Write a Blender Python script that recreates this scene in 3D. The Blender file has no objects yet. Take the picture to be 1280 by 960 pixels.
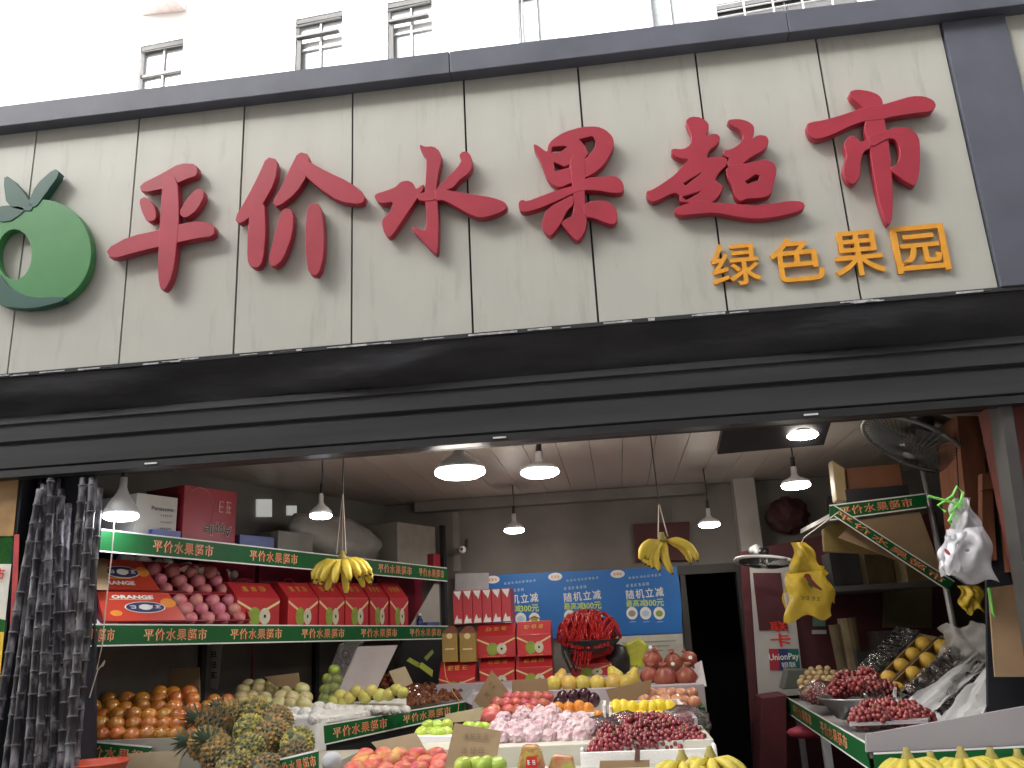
import bpy, bmesh, math, random
from mathutils import Vector, Matrix, Euler

# ------------------------------------------------------------------ camera, light
random.seed(7)
SC = bpy.context.scene
COL = SC.collection
FPX, YAW, PITCH, ROLL = 1066.7, 0.10802, 0.28366, 0.04990
CAM = Vector((0.0, -3.65, 1.6))
_f = Vector((-math.sin(YAW)*math.cos(PITCH), math.cos(YAW)*math.cos(PITCH), math.sin(PITCH)))
_r0 = Vector((math.cos(YAW), math.sin(YAW), 0.0))
_u0 = _r0.cross(_f)
_r = math.cos(ROLL)*_r0 - math.sin(ROLL)*_u0
_u = math.sin(ROLL)*_r0 + math.cos(ROLL)*_u0
cam = bpy.data.cameras.new('camera')
cam.sensor_width = 36.0
cam.lens = FPX/1280*36
cam.clip_start = 0.05
cam.clip_end = 2000
camo = bpy.data.objects.new('camera', cam)
M3 = Matrix((_r, _u, -_f)).transposed()
camo.matrix_world = Matrix.Translation(CAM) @ M3.to_4x4()
COL.objects.link(camo)
SC.camera = camo

W = bpy.data.worlds.new('World')
SC.world = W
W.use_nodes = True
wn = W.node_tree.nodes
wl = W.node_tree.links
bg = wn['Background']
sky = wn.new('ShaderNodeTexSky')
sky.sky_type = 'NISHITA'
sky.sun_disc = False
SUN_EL, SUN_AZ = math.radians(34), math.radians(222)
sky.sun_elevation = SUN_EL
sky.sun_rotation = SUN_AZ
sky.air_density = 1.0
sky.dust_density = 6.0
sky.ozone_density = 0.6
hs = wn.new('ShaderNodeHueSaturation')
hs.inputs['Saturation'].default_value = 0.18
wl.new(sky.outputs[0], hs.inputs['Color'])
wl.new(hs.outputs[0], bg.inputs[0])
bg.inputs[1].default_value = 0.15
sl = bpy.data.lights.new('sun', 'SUN')
sl.energy = 1.5
sl.angle = math.radians(12)
sl.color = (1.0, 0.97, 0.93)
so = bpy.data.objects.new('sun', sl)
# direction towards the sun: azimuth measured like the sky texture (0 = +Y, clockwise)
_sd = Vector((math.sin(SUN_AZ)*math.cos(SUN_EL), math.cos(SUN_AZ)*math.cos(SUN_EL), math.sin(SUN_EL)))
so.rotation_euler = _sd.to_track_quat('Z', 'Y').to_euler()
so.location = (0, -10, 20)
COL.objects.link(so)
SC.view_settings.view_transform = 'Standard'
SC.view_settings.look = 'None'
SC.view_settings.gamma = 1.0
SC.view_settings.exposure = 1.80
SC.view_settings.use_curve_mapping = False
SC.render.engine = 'CYCLES'
SC.cycles.use_denoising = True
SC.cycles.max_bounces = 8
SC.cycles.diffuse_bounces = 4
SC.cycles.glossy_bounces = 3
SC.cycles.transmission_bounces = 5
SC.cycles.transparent_max_bounces = 12
SC.cycles.sample_clamp_indirect = 6.0
SC.cycles.caustics_reflective = False
SC.cycles.caustics_refractive = False

# ------------------------------------------------------------------ helpers
def ray(x, y):
    return _f + (x-640)/FPX*_r + (480-y)/FPX*_u
def at(x, y, Y):
    d = ray(x, y)
    return CAM + d*((Y-CAM.y)/d.y)
def atz(x, y, Z):
    d = ray(x, y)
    return CAM + d*((Z-CAM.z)/d.z)
def atpl(x, y, p, n):
    d = ray(x, y)
    return CAM + d*((Vector(p)-CAM).dot(n)/d.dot(n))
def mpp(Y):            # metres per photo pixel at depth Y (roughly)
    return (Y-CAM.y)/FPX*1.02
V = Vector
rnd = random.uniform

MATS = {}
def mat(name, col, rough=0.6, var=0.12, scale=9.0, bump=0.0, bscale=40.0, metal=0.0, spec=0.5,
        col2=None, orand=0.0, hrand=0.0, alpha=1.0, emit=0.0, coat=0.0, trans=0.0, stretch=None, sss=0.0, detail=4.0, mixpow=None):
    if name in MATS: return MATS[name]
    m = bpy.data.materials.new(name)
    m.use_nodes = True
    n = m.node_tree.nodes; l = m.node_tree.links
    b = n['Principled BSDF']
    tc = n.new('ShaderNodeTexCoord')
    src = tc.outputs['Object']
    if stretch:
        mp = n.new('ShaderNodeMapping'); mp.inputs['Scale'].default_value = stretch
        l.new(src, mp.inputs[0]); src = mp.outputs[0]
    no = n.new('ShaderNodeTexNoise')
    no.inputs['Scale'].default_value = scale
    no.inputs['Detail'].default_value = detail
    oi = n.new('ShaderNodeObjectInfo')
    l.new(src, no.inputs['Vector'])
    mx = n.new('ShaderNodeMix'); mx.data_type = 'RGBA'
    c1 = tuple(max(0, c*(1-var)) for c in col); c2 = tuple(min(1, c*(1+var)) for c in col) if col2 is None else col2
    if col2 is not None: c1 = col
    mx.inputs[6].default_value = (*c1, 1); mx.inputs[7].default_value = (*c2, 1)
    rp = n.new('ShaderNodeMapRange')
    lo, hi = mixpow or (0.3, 0.7)
    rp.inputs[1].default_value = lo; rp.inputs[2].default_value = hi
    l.new(no.outputs['Fac'], rp.inputs[0])
    l.new(rp.outputs[0], mx.inputs[0])
    out = mx.outputs[2]
    if orand or hrand:
        h = n.new('ShaderNodeHueSaturation')
        a = n.new('ShaderNodeMapRange'); a.inputs[3].default_value = 1-orand; a.inputs[4].default_value = 1+orand
        l.new(oi.outputs['Random'], a.inputs[0]); l.new(a.outputs[0], h.inputs['Value'])
        if hrand:
            ml = n.new('ShaderNodeMath'); ml.operation = 'MULTIPLY'; ml.inputs[1].default_value = 7.31
            fr = n.new('ShaderNodeMath'); fr.operation = 'FRACT'
            a2 = n.new('ShaderNodeMapRange'); a2.inputs[3].default_value = 0.5-hrand; a2.inputs[4].default_value = 0.5+hrand
            l.new(oi.outputs['Random'], ml.inputs[0]); l.new(ml.outputs[0], fr.inputs[0]); l.new(fr.outputs[0], a2.inputs[0]); l.new(a2.outputs[0], h.inputs['Hue'])
        l.new(out, h.inputs['Color']); out = h.outputs[0]
    l.new(out, b.inputs['Base Color'])
    b.inputs['Roughness'].default_value = rough
    b.inputs['Metallic'].default_value = metal
    b.inputs['Specular IOR Level'].default_value = spec
    b.inputs['Coat Weight'].default_value = coat
    b.inputs['Transmission Weight'].default_value = trans
    if sss:
        b.inputs['Subsurface Weight'].default_value = sss
        b.inputs['Subsurface Radius'].default_value = (0.02, 0.01, 0.005)
    b.inputs['Alpha'].default_value = alpha
    if emit:
        b.inputs['Emission Color'].default_value = (*col, 1)
        b.inputs['Emission Strength'].default_value = emit
    if bump:
        n2 = n.new('ShaderNodeTexNoise'); n2.inputs['Scale'].default_value = bscale; n2.inputs['Detail'].default_value = 3
        l.new(src, n2.inputs['Vector'])
        bp = n.new('ShaderNodeBump'); bp.inputs['Strength'].default_value = min(1, bump); bp.inputs['Distance'].default_value = 0.02
        l.new(n2.outputs['Fac'], bp.inputs['Height']); l.new(bp.outputs[0], b.inputs['Normal'])
    MATS[name] = m
    return m

def tag(o, label=None, cat=None, group=None, kind=None):
    if label: o['label'] = label
    if cat: o['category'] = cat
    if group: o['group'] = group
    if kind: o['kind'] = kind
    return o

def empty(name, loc, label=None, cat=None, group=None):
    o = bpy.data.objects.new(name, None)
    o.location = loc; o.empty_display_size = 0.1
    COL.objects.link(o)
    return tag(o, label, cat, group)

_WLOC = {}
def wloc(o):
    p = V((0, 0, 0))
    while o is not None:
        p = p + o.location; o = o.parent
    return p

def link(name, me, parent=None, loc=(0, 0, 0), rot=None, scale=None):
    o = bpy.data.objects.new(name, me)
    o.location = loc
    if rot is not None: o.rotation_euler = rot
    if scale is not None: o.scale = scale if hasattr(scale, '__len__') else (scale,)*3
    COL.objects.link(o)
    if parent is not None: o.parent = parent
    return o

class MB:
    def __init__(s): s.v = []; s.f = []; s.mi = []; s.cur = 0
    def add(s, vs, fs):
        k = len(s.v); s.v += [tuple(v) for v in vs]
        for f in fs: s.f.append(tuple(i+k for i in f)); s.mi.append(s.cur)
        return s
    def box(s, lo, hi):
        x0, y0, z0 = lo; x1, y1, z1 = hi
        return s.hexa([V((x0,y0,z0)),V((x1,y0,z0)),V((x1,y1,z0)),V((x0,y1,z0)),V((x0,y0,z1)),V((x1,y0,z1)),V((x1,y1,z1)),V((x0,y1,z1))])
    def hexa(s, p):     # 4 bottom (ccw from above) + 4 top
        return s.add(p, [(3,2,1,0),(4,5,6,7),(0,1,5,4),(1,2,6,5),(2,3,7,6),(3,0,4,7)])
    def obox(s, c, ax, ay, az):   # centre + half vectors
        c = V(c); ax = V(ax); ay = V(ay); az = V(az)
        return s.hexa([c-ax-ay-az, c+ax-ay-az, c+ax+ay-az, c-ax+ay-az, c-ax-ay+az, c+ax-ay+az, c+ax+ay+az, c-ax+ay+az])
    def slab(s, pts, t):      # polygon pts (loop), thickness vector t
        n = len(pts); t = V(t); pts = [V(p) for p in pts]
        fs = [tuple(range(n)), tuple(reversed(range(n, 2*n)))]
        for i in range(n):
            j = (i+1) % n; fs.append((j, i, n+i, n+j))
        return s.add(pts+[p+t for p in pts], fs)
    def tube(s, pts, r, n=8, cap=True):
        pts = [V(p) for p in pts]; rings = []
        if not hasattr(r, '__len__'): r = [r]*len(pts)
        up = V((0, 0, 1)); vs = []
        for i, p in enumerate(pts):
            d = (pts[min(i+1, len(pts)-1)] - pts[max(i-1, 0)]).normalized()
            a = d.cross(up)
            if a.length < 1e-3: a = d.cross(V((1, 0, 0)))
            a.normalize(); b = d.cross(a)
            for k in range(n):
                t = 2*math.pi*k/n
                vs.append(p + (a*math.cos(t)+b*math.sin(t))*r[i])
        fs = []
        for i in range(len(pts)-1):
            for k in range(n):
                k2 = (k+1) % n
                fs.append((i*n+k, i*n+k2, (i+1)*n+k2, (i+1)*n+k))
        if cap:
            fs.append(tuple(reversed(range(n)))); fs.append(tuple(range((len(pts)-1)*n, len(pts)*n)))
        return s.add(vs, fs)
    def lathe(s, prof, n=16, mtx=None, wob=0.0):     # prof: (r, z) from bottom to top
        vs = []; fs = []
        for (r, z) in prof:
            for k in range(n):
                t = 2*math.pi*k/n
                rr = r*(1+wob*math.sin(5*t))
                v = V((rr*math.cos(t), rr*math.sin(t), z))
                vs.append(mtx @ v if mtx else v)
        for i in range(len(prof)-1):
            for k in range(n):
                k2 = (k+1) % n
                fs.append((i*n+k, i*n+k2, (i+1)*n+k2, (i+1)*n+k))
        fs.append(tuple(reversed(range(n)))); fs.append(tuple(range((len(prof)-1)*n, len(prof)*n)))
        return s.add(vs, fs)
    def ball(s, c, r, n=8, m=5, sc=(1, 1, 1)):
        prof = []
        c = V(c)
        vs = [c+V((0, 0, -r*sc[2]))]; fs = []
        for i in range(1, m):
            t = math.pi*i/m
            for k in range(n):
                a = 2*math.pi*k/n
                vs.append(c+V((r*sc[0]*math.sin(t)*math.cos(a), r*sc[1]*math.sin(t)*math.sin(a), -r*sc[2]*math.cos(t))))
        vs.append(c+V((0, 0, r*sc[2])))
        for k in range(n): fs.append((0, 1+(k+1) % n, 1+k))
        for i in range(m-2):
            for k in range(n):
                a = 1+i*n+k; b = 1+i*n+(k+1) % n
                fs.append((a, b, b+n, a+n))
        L = len(vs)-1; o = 1+(m-2)*n
        for k in range(n): fs.append((o+k, o+(k+1) % n, L))
        return s.add(vs, fs)
    def mesh(s, name, mats, smooth=False, origin=None):
        if origin is not None:
            o = V(origin); s.v = [tuple(V(v)-o) for v in s.v]
        me = bpy.data.meshes.new(name)
        me.from_pydata(s.v, [], s.f)
        if not isinstance(mats, (list, tuple)): mats = [mats]
        for m in mats: me.materials.append(m)
        if len(mats) > 1:
            me.polygons.foreach_set('material_index', s.mi)
        if smooth: me.polygons.foreach_set('use_smooth', [True]*len(me.polygons))
        bm = bmesh.new(); bm.from_mesh(me); bmesh.ops.recalc_face_normals(bm, faces=bm.faces); bm.to_mesh(me); bm.free()
        me.update()
        return me
    def build(s, name, mats, parent=None, smooth=False, bevel=0.0, world=True):
        """verts in world space; the object sits at the middle of its base"""
        if world:
            xs = [v[0] for v in s.v]; ys = [v[1] for v in s.v]; zs = [v[2] for v in s.v]
            org = V(((min(xs)+max(xs))/2, (min(ys)+max(ys))/2, min(zs)))
            me = s.mesh(name, mats, smooth, org)
            loc = org - (wloc(parent) if parent else V((0, 0, 0)))
        else:
            me = s.mesh(name, mats, smooth); loc = V((0, 0, 0))
        o = link(name, me, parent, loc)
        if bevel:
            md = o.modifiers.new('bevel', 'BEVEL'); md.width = bevel; md.segments = 2; md.limit_method = 'ANGLE'
        return o

def shade_auto(o):
    pass

_TXT = {}
def text_mesh(body, m, offset=0.0, extrude=0.0, res=2, font_sp=1.0):
    k = (body, m.name, offset, extrude, font_sp)
    if k in _TXT: return _TXT[k]
    c = bpy.data.curves.new('lettering', 'FONT')
    c.body = body; c.size = 1.0; c.align_x = 'CENTER'; c.align_y = 'CENTER'
    c.offset = offset; c.extrude = extrude; c.resolution_u = res; c.space_character = font_sp
    o = bpy.data.objects.new('lettering', c)
    COL.objects.link(o)
    dg = bpy.context.evaluated_depsgraph_get()
    me = bpy.data.meshes.new_from_object(o.evaluated_get(dg))
    bpy.data.objects.remove(o)
    me.name = 'lettering'
    me.materials.clear(); me.materials.append(m)
    # recentre on bounding box
    xs = [v.co.x for v in me.vertices]; ys = [v.co.y for v in me.vertices]
    if xs:
        me.transform(Matrix.Translation((-(min(xs)+max(xs))/2, -(min(ys)+max(ys))/2, 0)))
    me['w'] = (max(xs)-min(xs)) if xs else 1; me['h'] = (max(ys)-min(ys)) if ys else 1
    _TXT[k] = me
    return me

def put_text(me, c, ex, ey, width=None, height=None, parent=None, name='lettering', lift=0.002):
    """centre c, unit axes ex (reading direction) and ey (up)"""
    ex = V(ex).normalized(); ez = ex.cross(V(ey)).normalized(); ey = ez.cross(ex)
    sx = (width/me['w']) if width else height/me['h']
    sy = (height/me['h']) if height else sx
    o = bpy.data.objects.new(name, me)
    M = Matrix((ex*sx, ey*sy, ez*max(sx, sy))).transposed().to_4x4()
    M.translation = V(c)+ez*lift-(wloc(parent) if parent else V((0, 0, 0)))
    o.matrix_local = M
    COL.objects.link(o)
    if parent: o.parent = parent; o.matrix_local = M
    return o

def curve_shape(loops, front_y, thick, m, name, parent, bev=0.002):
    """flat cut-out letter piece standing in the XZ plane; loops in world (x, z), outer first, holes after"""
    c = bpy.data.curves.new(name, 'CURVE'); c.dimensions = '2D'; c.fill_mode = 'BOTH'
    c.extrude = thick/2; c.bevel_depth = bev; c.bevel_resolution = 1
    for lp in loops:
        sp = c.splines.new('POLY'); sp.points.add(len(lp)-1); sp.use_cyclic_u = True
        for p, q in zip(sp.points, lp): p.co = (q[0], q[1], 0, 1)
    o = bpy.data.objects.new(name, c); COL.objects.link(o)
    dg = bpy.context.evaluated_depsgraph_get()
    me = bpy.data.meshes.new_from_object(o.evaluated_get(dg))
    bpy.data.objects.remove(o)
    me.materials.clear(); me.materials.append(m)
    me.transform(Matrix.Rotation(math.pi/2, 4, 'X'))
    return me

def film(name, tint=(.9, .9, .9), base=0.05, rough=0.08, bump=0.8, bscale=22.0, milk=0.0):
    if name in MATS: return MATS[name]
    m = bpy.data.materials.new(name); m.use_nodes = True
    n = m.node_tree.nodes; l = m.node_tree.links
    n.remove(n['Principled BSDF']); out = n['Material Output']
    tr = n.new('ShaderNodeBsdfTransparent'); gl = n.new('ShaderNodeBsdfGlossy'); gl.inputs['Roughness'].default_value = rough
    di = n.new('ShaderNodeBsdfDiffuse'); di.inputs['Color'].default_value = (*tint, 1)
    tc = n.new('ShaderNodeTexCoord'); no = n.new('ShaderNodeTexNoise'); no.inputs['Scale'].default_value = bscale; no.inputs['Detail'].default_value = 2
    bp = n.new('ShaderNodeBump'); bp.inputs['Strength'].default_value = bump; bp.inputs['Distance'].default_value = .05
    l.new(tc.outputs['Object'], no.inputs['Vector']); l.new(no.outputs['Fac'], bp.inputs['Height'])
    fr = n.new('ShaderNodeFresnel'); fr.inputs['IOR'].default_value = 1.5; l.new(bp.outputs[0], fr.inputs['Normal']); l.new(bp.outputs[0], gl.inputs['Normal'])
    ad = n.new('ShaderNodeMath'); ad.operation = 'ADD'; ad.inputs[1].default_value = base; l.new(fr.outputs[0], ad.inputs[0])
    m1 = n.new('ShaderNodeMixShader'); m1.inputs[0].default_value = milk; l.new(tr.outputs[0], m1.inputs[1]); l.new(di.outputs[0], m1.inputs[2])
    m2 = n.new('ShaderNodeMixShader'); l.new(ad.outputs[0], m2.inputs[0]); l.new(m1.outputs[0], m2.inputs[1]); l.new(gl.outputs[0], m2.inputs[2])
    l.new(m2.outputs[0], out.inputs['Surface'])
    MATS[name] = m; return m

def scribble(c, ex, ey, w, h, chars, m, parent, seed=1, lift=0.0015, thick=0.12):
    """illegible print: small bars clustered like characters"""
    rg = random.Random(seed); ex = V(ex).normalized(); ez = ex.cross(V(ey)).normalized(); ey = ez.cross(ex); b = MB(); cw = w/chars; k = 0
    for i in range(chars):
        o = V(c)+ex*(-w/2+cw*(i+.5))+ez*lift
        for j in range(5):
            hz = j < 3; L = (cw*.38 if hz else h*.42)*rg.uniform(.6, 1); t = min(cw, h)*thick*.5
            p = o+ex*(rg.uniform(-.08, .08)*cw if hz else rg.uniform(-.28, .28)*cw)+ey*((j-1)*.33*h if hz else rg.uniform(-.1, .1)*h)+ez*(.00025*k); k += 1
            a, q = (ex*L, ey*t) if hz else (ey*L, ex*t)
            b.add([p-a-q, p+a-q, p+a+q, p-a+q], [(0, 1, 2, 3)])
    return tag(b.build('print', m, parent), kind='stuff')

def smooth_loop(pts, it=1):
    for _ in range(it):
        q = []
        for i in range(len(pts)):
            a = V((pts[i][0], pts[i][1])); b = V((pts[(i+1) % len(pts)][0], pts[(i+1) % len(pts)][1]))
            q += [tuple(a*.78+b*.22), tuple(a*.22+b*.78)]
        pts = q
    return pts
# ------------------------------------------------------------------ materials
M_PANEL = mat('sign_panel_paint', (0.45, 0.45, 0.405), 0.45, var=0.10, scale=2.2, stretch=(1, 1, 0.4), spec=0.4, bump=0.02, bscale=3)
_pn = M_PANEL.node_tree.nodes; _pl = M_PANEL.node_tree.links; _b = _pn['Principled BSDF']
_src = _b.inputs['Base Color'].links[0].from_socket
_tc = _pn.new('ShaderNodeTexCoord'); _mp = _pn.new('ShaderNodeMapping'); _mp.inputs['Scale'].default_value = (6, 1, 0.9); _nz = _pn.new('ShaderNodeTexNoise'); _nz.inputs['Scale'].default_value = 2.4; _nz.inputs['Detail'].default_value = 7; _nz.inputs['Roughness'].default_value = .65
_oi = _pn.new('ShaderNodeObjectInfo'); _va = _pn.new('ShaderNodeVectorMath'); _va.operation = 'ADD'
_pl.new(_tc.outputs['Object'], _mp.inputs[0]); _pl.new(_mp.outputs[0], _va.inputs[0]); _pl.new(_oi.outputs['Random'], _va.inputs[1]); _pl.new(_va.outputs[0], _nz.inputs['Vector'])
_mr = _pn.new('ShaderNodeMapRange'); _mr.inputs[1].default_value = .56; _mr.inputs[2].default_value = .80; _mr.inputs[3].default_value = 0.0; _mr.inputs[4].default_value = .55
_pl.new(_nz.outputs['Fac'], _mr.inputs[0])
_mm = _pn.new('ShaderNodeMix'); _mm.data_type = 'RGBA'; _mm.inputs[7].default_value = (.27, .26, .22, 1)
_pl.new(_mr.outputs[0], _mm.inputs[0]); _pl.new(_src, _mm.inputs[6]); _pl.new(_mm.outputs[2], _b.inputs['Base Color'])
M_GREY = mat('grey_paint', (0.095, 0.102, 0.13), 0.55, var=0.15, scale=4, spec=0.4)
M_SEAM = mat('dark_seam', (0.02, 0.02, 0.02), 0.9)
M_RED = mat('red_sign_acrylic', (0.34, 0.024, 0.045), 0.4, var=0.10, scale=5, spec=0.45)
M_ORG = mat('amber_sign_acrylic', (0.72, 0.32, 0.03), 0.4, var=0.08, scale=6)
M_WHITE = mat('white_paint', (0.72, 0.72, 0.71), 0.6, var=0.05)
M_BLACK = mat('black_plastic', (0.012, 0.012, 0.014), 0.45, var=0.2)
M_TARP = mat('dark_tarp', (0.022, 0.022, 0.027), 0.75, var=0.45, scale=7, bump=0.5, bscale=9, stretch=(0.4, 1, 1.5))
M_BAND = mat('shutter_grey', (0.034, 0.035, 0.037), 0.65, var=0.25, scale=3, stretch=(0.25, 1, 4), spec=0.25)
M_BWALL = mat('building_white', (0.88, 0.865, 0.855), 0.8, var=0.03, scale=0.7)
M_GLASS = mat('window_glass', (0.30, 0.31, 0.31), 0.2, var=0.1, scale=1.0, spec=0.8)
M_ALU = mat('aluminium', (0.55, 0.56, 0.56), 0.35, var=0.1, metal=0.6)
M_DKALU = mat('dark_window_metal', (0.09, 0.09, 0.09), 0.6)
M_CONC = mat('concrete', (0.30, 0.29, 0.28), 0.85, var=0.25, scale=3, bump=0.2)
M_PAVE = mat('street_paving', (0.22, 0.21, 0.20), 0.85, var=0.25, scale=2, bump=0.2)
M_FLOOR = mat('shop_floor_tile', (0.26, 0.24, 0.22), 0.5, var=0.2, scale=4)
M_CEIL = mat('pvc_ceiling', (0.42, 0.37, 0.33), 0.45, var=0.08, scale=1.5, stretch=(4, 0.3, 1))
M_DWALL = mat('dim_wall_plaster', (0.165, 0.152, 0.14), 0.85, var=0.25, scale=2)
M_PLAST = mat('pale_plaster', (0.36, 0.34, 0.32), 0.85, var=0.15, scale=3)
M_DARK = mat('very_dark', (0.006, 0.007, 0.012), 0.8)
M_GREEN = mat('green_ribbon_print', (0.005, 0.10, 0.024), 0.5, var=0.12, scale=5, spec=.3)
M_YEL = mat('cream_print', (0.75, 0.60, 0.30), 0.5, var=0.05)
M_RPR = mat('red_print', (0.62, 0.03, 0.02), 0.5, var=0.05)
M_WPR = mat('white_print', (0.80, 0.80, 0.78), 0.5, var=0.02)
M_KPR = mat('black_print', (0.02, 0.02, 0.02), 0.6, var=0.05)
M_STEEL = mat('brushed_steel', (0.45, 0.46, 0.47), 0.28, var=0.1, metal=0.9)
M_CARD = mat('cardboard', (0.30, 0.205, 0.115), 0.8, var=0.12, scale=6)
M_CARDP = mat('pale_cardboard', (0.46, 0.38, 0.25), 0.8, var=0.10, scale=6)

# ------------------------------------------------------------------ ground and street
g = MB(); g.add([(-400, -400, 0), (400, -400, 0), (400, 400, 0), (-400, 400, 0)], [(0, 1, 2, 3)])
tag(g.build('ground', M_PAVE), kind='structure')
g = MB(); g.box((-4.6, 0.0, 0.004), (4.6, 5.2, 0.10))
tag(g.build('shop_floor', M_FLOOR), kind='structure')

# ------------------------------------------------------------------ signboard
X0, PW, ZB, ZT = -2.8594, 0.5739, 2.9265, 4.2748
sign = empty('shop_signboard', (0, 0.1, ZB), 'long cream panelled shop signboard with red and amber raised lettering', 'signboard')
for k in range(-4, 8):
    a = X0+PW*k+0.0048; b = X0+PW*(k+1)-0.0048
    m = MB()
    dy = rnd(-0.0015, 0.0015); d2 = rnd(-0.0015, 0.0015)
    m.hexa([V((a, dy, ZB)), V((b, d2, ZB)), V((b, 0.012, ZB)), V((a, 0.012, ZB)), V((a, dy, ZT)), V((b, d2, ZT)), V((b, 0.012, ZT)), V((a, 0.012, ZT))])
    m.build('panel', M_PANEL, sign)
XR = X0+PW*8
m = MB(); m.box((X0-4*PW, 0.014, ZB+0.002), (XR+1.6, 0.13, ZT-0.002)); m.build('backing_box', M_SEAM, sign)
for k in range(2):
    m = MB(); a = XR+0.285+k*PW
    m.box((a+0.004, -0.001, ZB), (a+PW-0.004, 0.012, ZT)); m.build('panel', M_PANEL, sign)
m = MB(); m.box((XR+0.002, -0.022, ZB-0.004), (XR+0.282, 0.012, ZT-0.003)); m.build('pillar_cover', M_GREY, sign, bevel=0.003)
# cornice in lengths
xs = [X0-4*PW, -3.3, -0.62, 1.02, XR+1.6]
for a, b in zip(xs[:-1], xs[1:]):
    m = MB(); m.box((a+0.001, -0.075+rnd(-.001, .001), ZT), (b-0.001, 0.16, ZT+0.125+rnd(-.001, .001)))
    m.build('cornice', M_GREY, sign, bevel=0.004)
# ragged trim under the panels
m = MB(); m.box((X0-4*PW, -0.014, ZB-0.022), (XR+1.6, 0.10, ZB-0.003)); m.build('bottom_trim', M_BAND, sign)
m = MB()
for _ in range(46):
    x = rnd(-3.4, 2.1); w = rnd(0.01, 0.14); h = rnd(0.004, 0.011)
    m.box((x, -0.0165-rnd(0, .001), ZB-0.021+rnd(0, .008)), (x+w, -0.0145, ZB-0.021+h+rnd(0, .004)))
tag(m.build('chipped_edge', mat('chipped_white', (0.42, 0.42, 0.43), 0.7, var=0.5, scale=30), sign), kind='stuff')

FY = -0.058                      # front plane of the raised letters
def fz(x, y, Y=FY):
    p = at(x, y, Y); return (p.x, p.z)
def letter(name, strokes, off, sc, m, label, dz=0.0):
    root = None
    objs = []
    for i, st in enumerate(strokes):
        loops = st if isinstance(st[0][0], (tuple, list)) else [st]
        L = []
        for j, lp in enumerate(loops):
            pts = [(off[0]+p[0]/sc, off[1]+p[1]/sc) for p in lp]
            L.append(smooth_loop([fz(*p) for p in pts], 1 if j == 0 else 0))
        me = curve_shape(L, FY, 0.040, m, name, sign, bev=0.0022)
        objs.append((me, i))
    base = objs[0][0]
    bm = bmesh.new()
    for me, i in objs:
        tmp = me.copy(); tmp.transform(Matrix.Translation((0, FY+0.022-0.0014*i-dz, 0)))
        bm.from_mesh(tmp)
    me = bpy.data.meshes.new(name); bm.to_mesh(me); bm.free(); me.materials.append(m)
    o = link(name, me, sign, -wloc(sign)); o['label'] = label
    return o
def brush(pts, ws):
    pts = [V((p[0], p[1])) for p in pts]; L = []; Rr = []
    for i, p in enumerate(pts):
        d = (pts[min(i+1, len(pts)-1)]-pts[max(i-1, 0)]).normalized(); n = V((-d.y, d.x))
        L.append(tuple(p+n*ws[i]*.57)); Rr.append(tuple(p-n*ws[i]*.57))
    return L+Rr[::-1]

Z2 = ((440, 100), 3.2); Z3 = ((780, 60), 2.56)
letter('calligraphy_letter', [
 [(270,258),(290,268),(325,265),(350,285),(357,318),(343,375),(335,440),(340,480),(345,560),(342,690),(332,695),(262,620),(238,592),(250,590),(283,603),(298,600),(300,520),(293,480),(293,430),(300,330),(297,305),(278,285)],
 [(90,465),(100,455),(135,445),(175,430),(195,408),(225,403),(245,415),(255,440),(285,418),(288,430),(262,470),(235,510),(205,555),(160,622),(145,628),(130,610),(120,575),(125,555),(150,535),(170,485),(130,492),(105,490)],
 [(262,458),(340,440),(340,480),(268,485)],
 [(340,435),(375,400),(425,350),(442,320),(430,305),(440,290),(460,288),(475,305),(482,345),(465,375),(430,400),(405,430),(385,437),(350,455)],
 [(335,435),(390,445),(480,460),(560,472),(610,490),(622,510),(600,528),(545,547),(510,552),(475,540),(430,515),(395,495),(365,480),(335,485)]],
 *Z2, M_RED, 'red brush-written character for water')
letter('calligraphy_letter', [
 [[(727,257),(742,262),(782,292),(785,262),(800,240),(850,208),(920,188),(980,186),(1015,200),(1040,225),(1047,250),(1040,280),(1010,335),(970,370),(935,388),(870,412),(830,430),(800,415),(780,390),(765,350),(750,310),(730,275)],
  [(800,266),(850,261),(866,268),(832,290),(794,291)], [(805,325),(850,345),(872,334),(870,352),(810,366)], [(905,236),(960,222),(976,238),(974,268),(940,312),(924,318),(944,292),(930,262)]],
 [(872,300),(930,300),(932,400),(928,470),(940,560),(930,610),(905,642),(890,635),(860,600),(835,572),(850,560),(885,545),(890,480),(880,400)],
 [(668,490),(680,480),(700,488),(760,465),(830,440),(890,425),(940,392),(1000,390),(1050,385),(1075,400),(1087,425),(1083,450),(1040,452),(980,440),(930,440),(890,450),(830,478),(770,505),(710,525),(680,528),(670,515)],
 [(765,560),(775,530),(800,505),(850,480),(885,460),(885,500),(862,520),(850,540),(835,575),(805,615),(790,625),(770,605),(760,580)],
 [(932,548),(926,500),(960,488),(1010,483),(1040,500),(1060,530),(1058,565),(1045,580),(1010,570),(970,552)]],
 *Z2, M_RED, 'red brush-written character for fruit')
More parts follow.
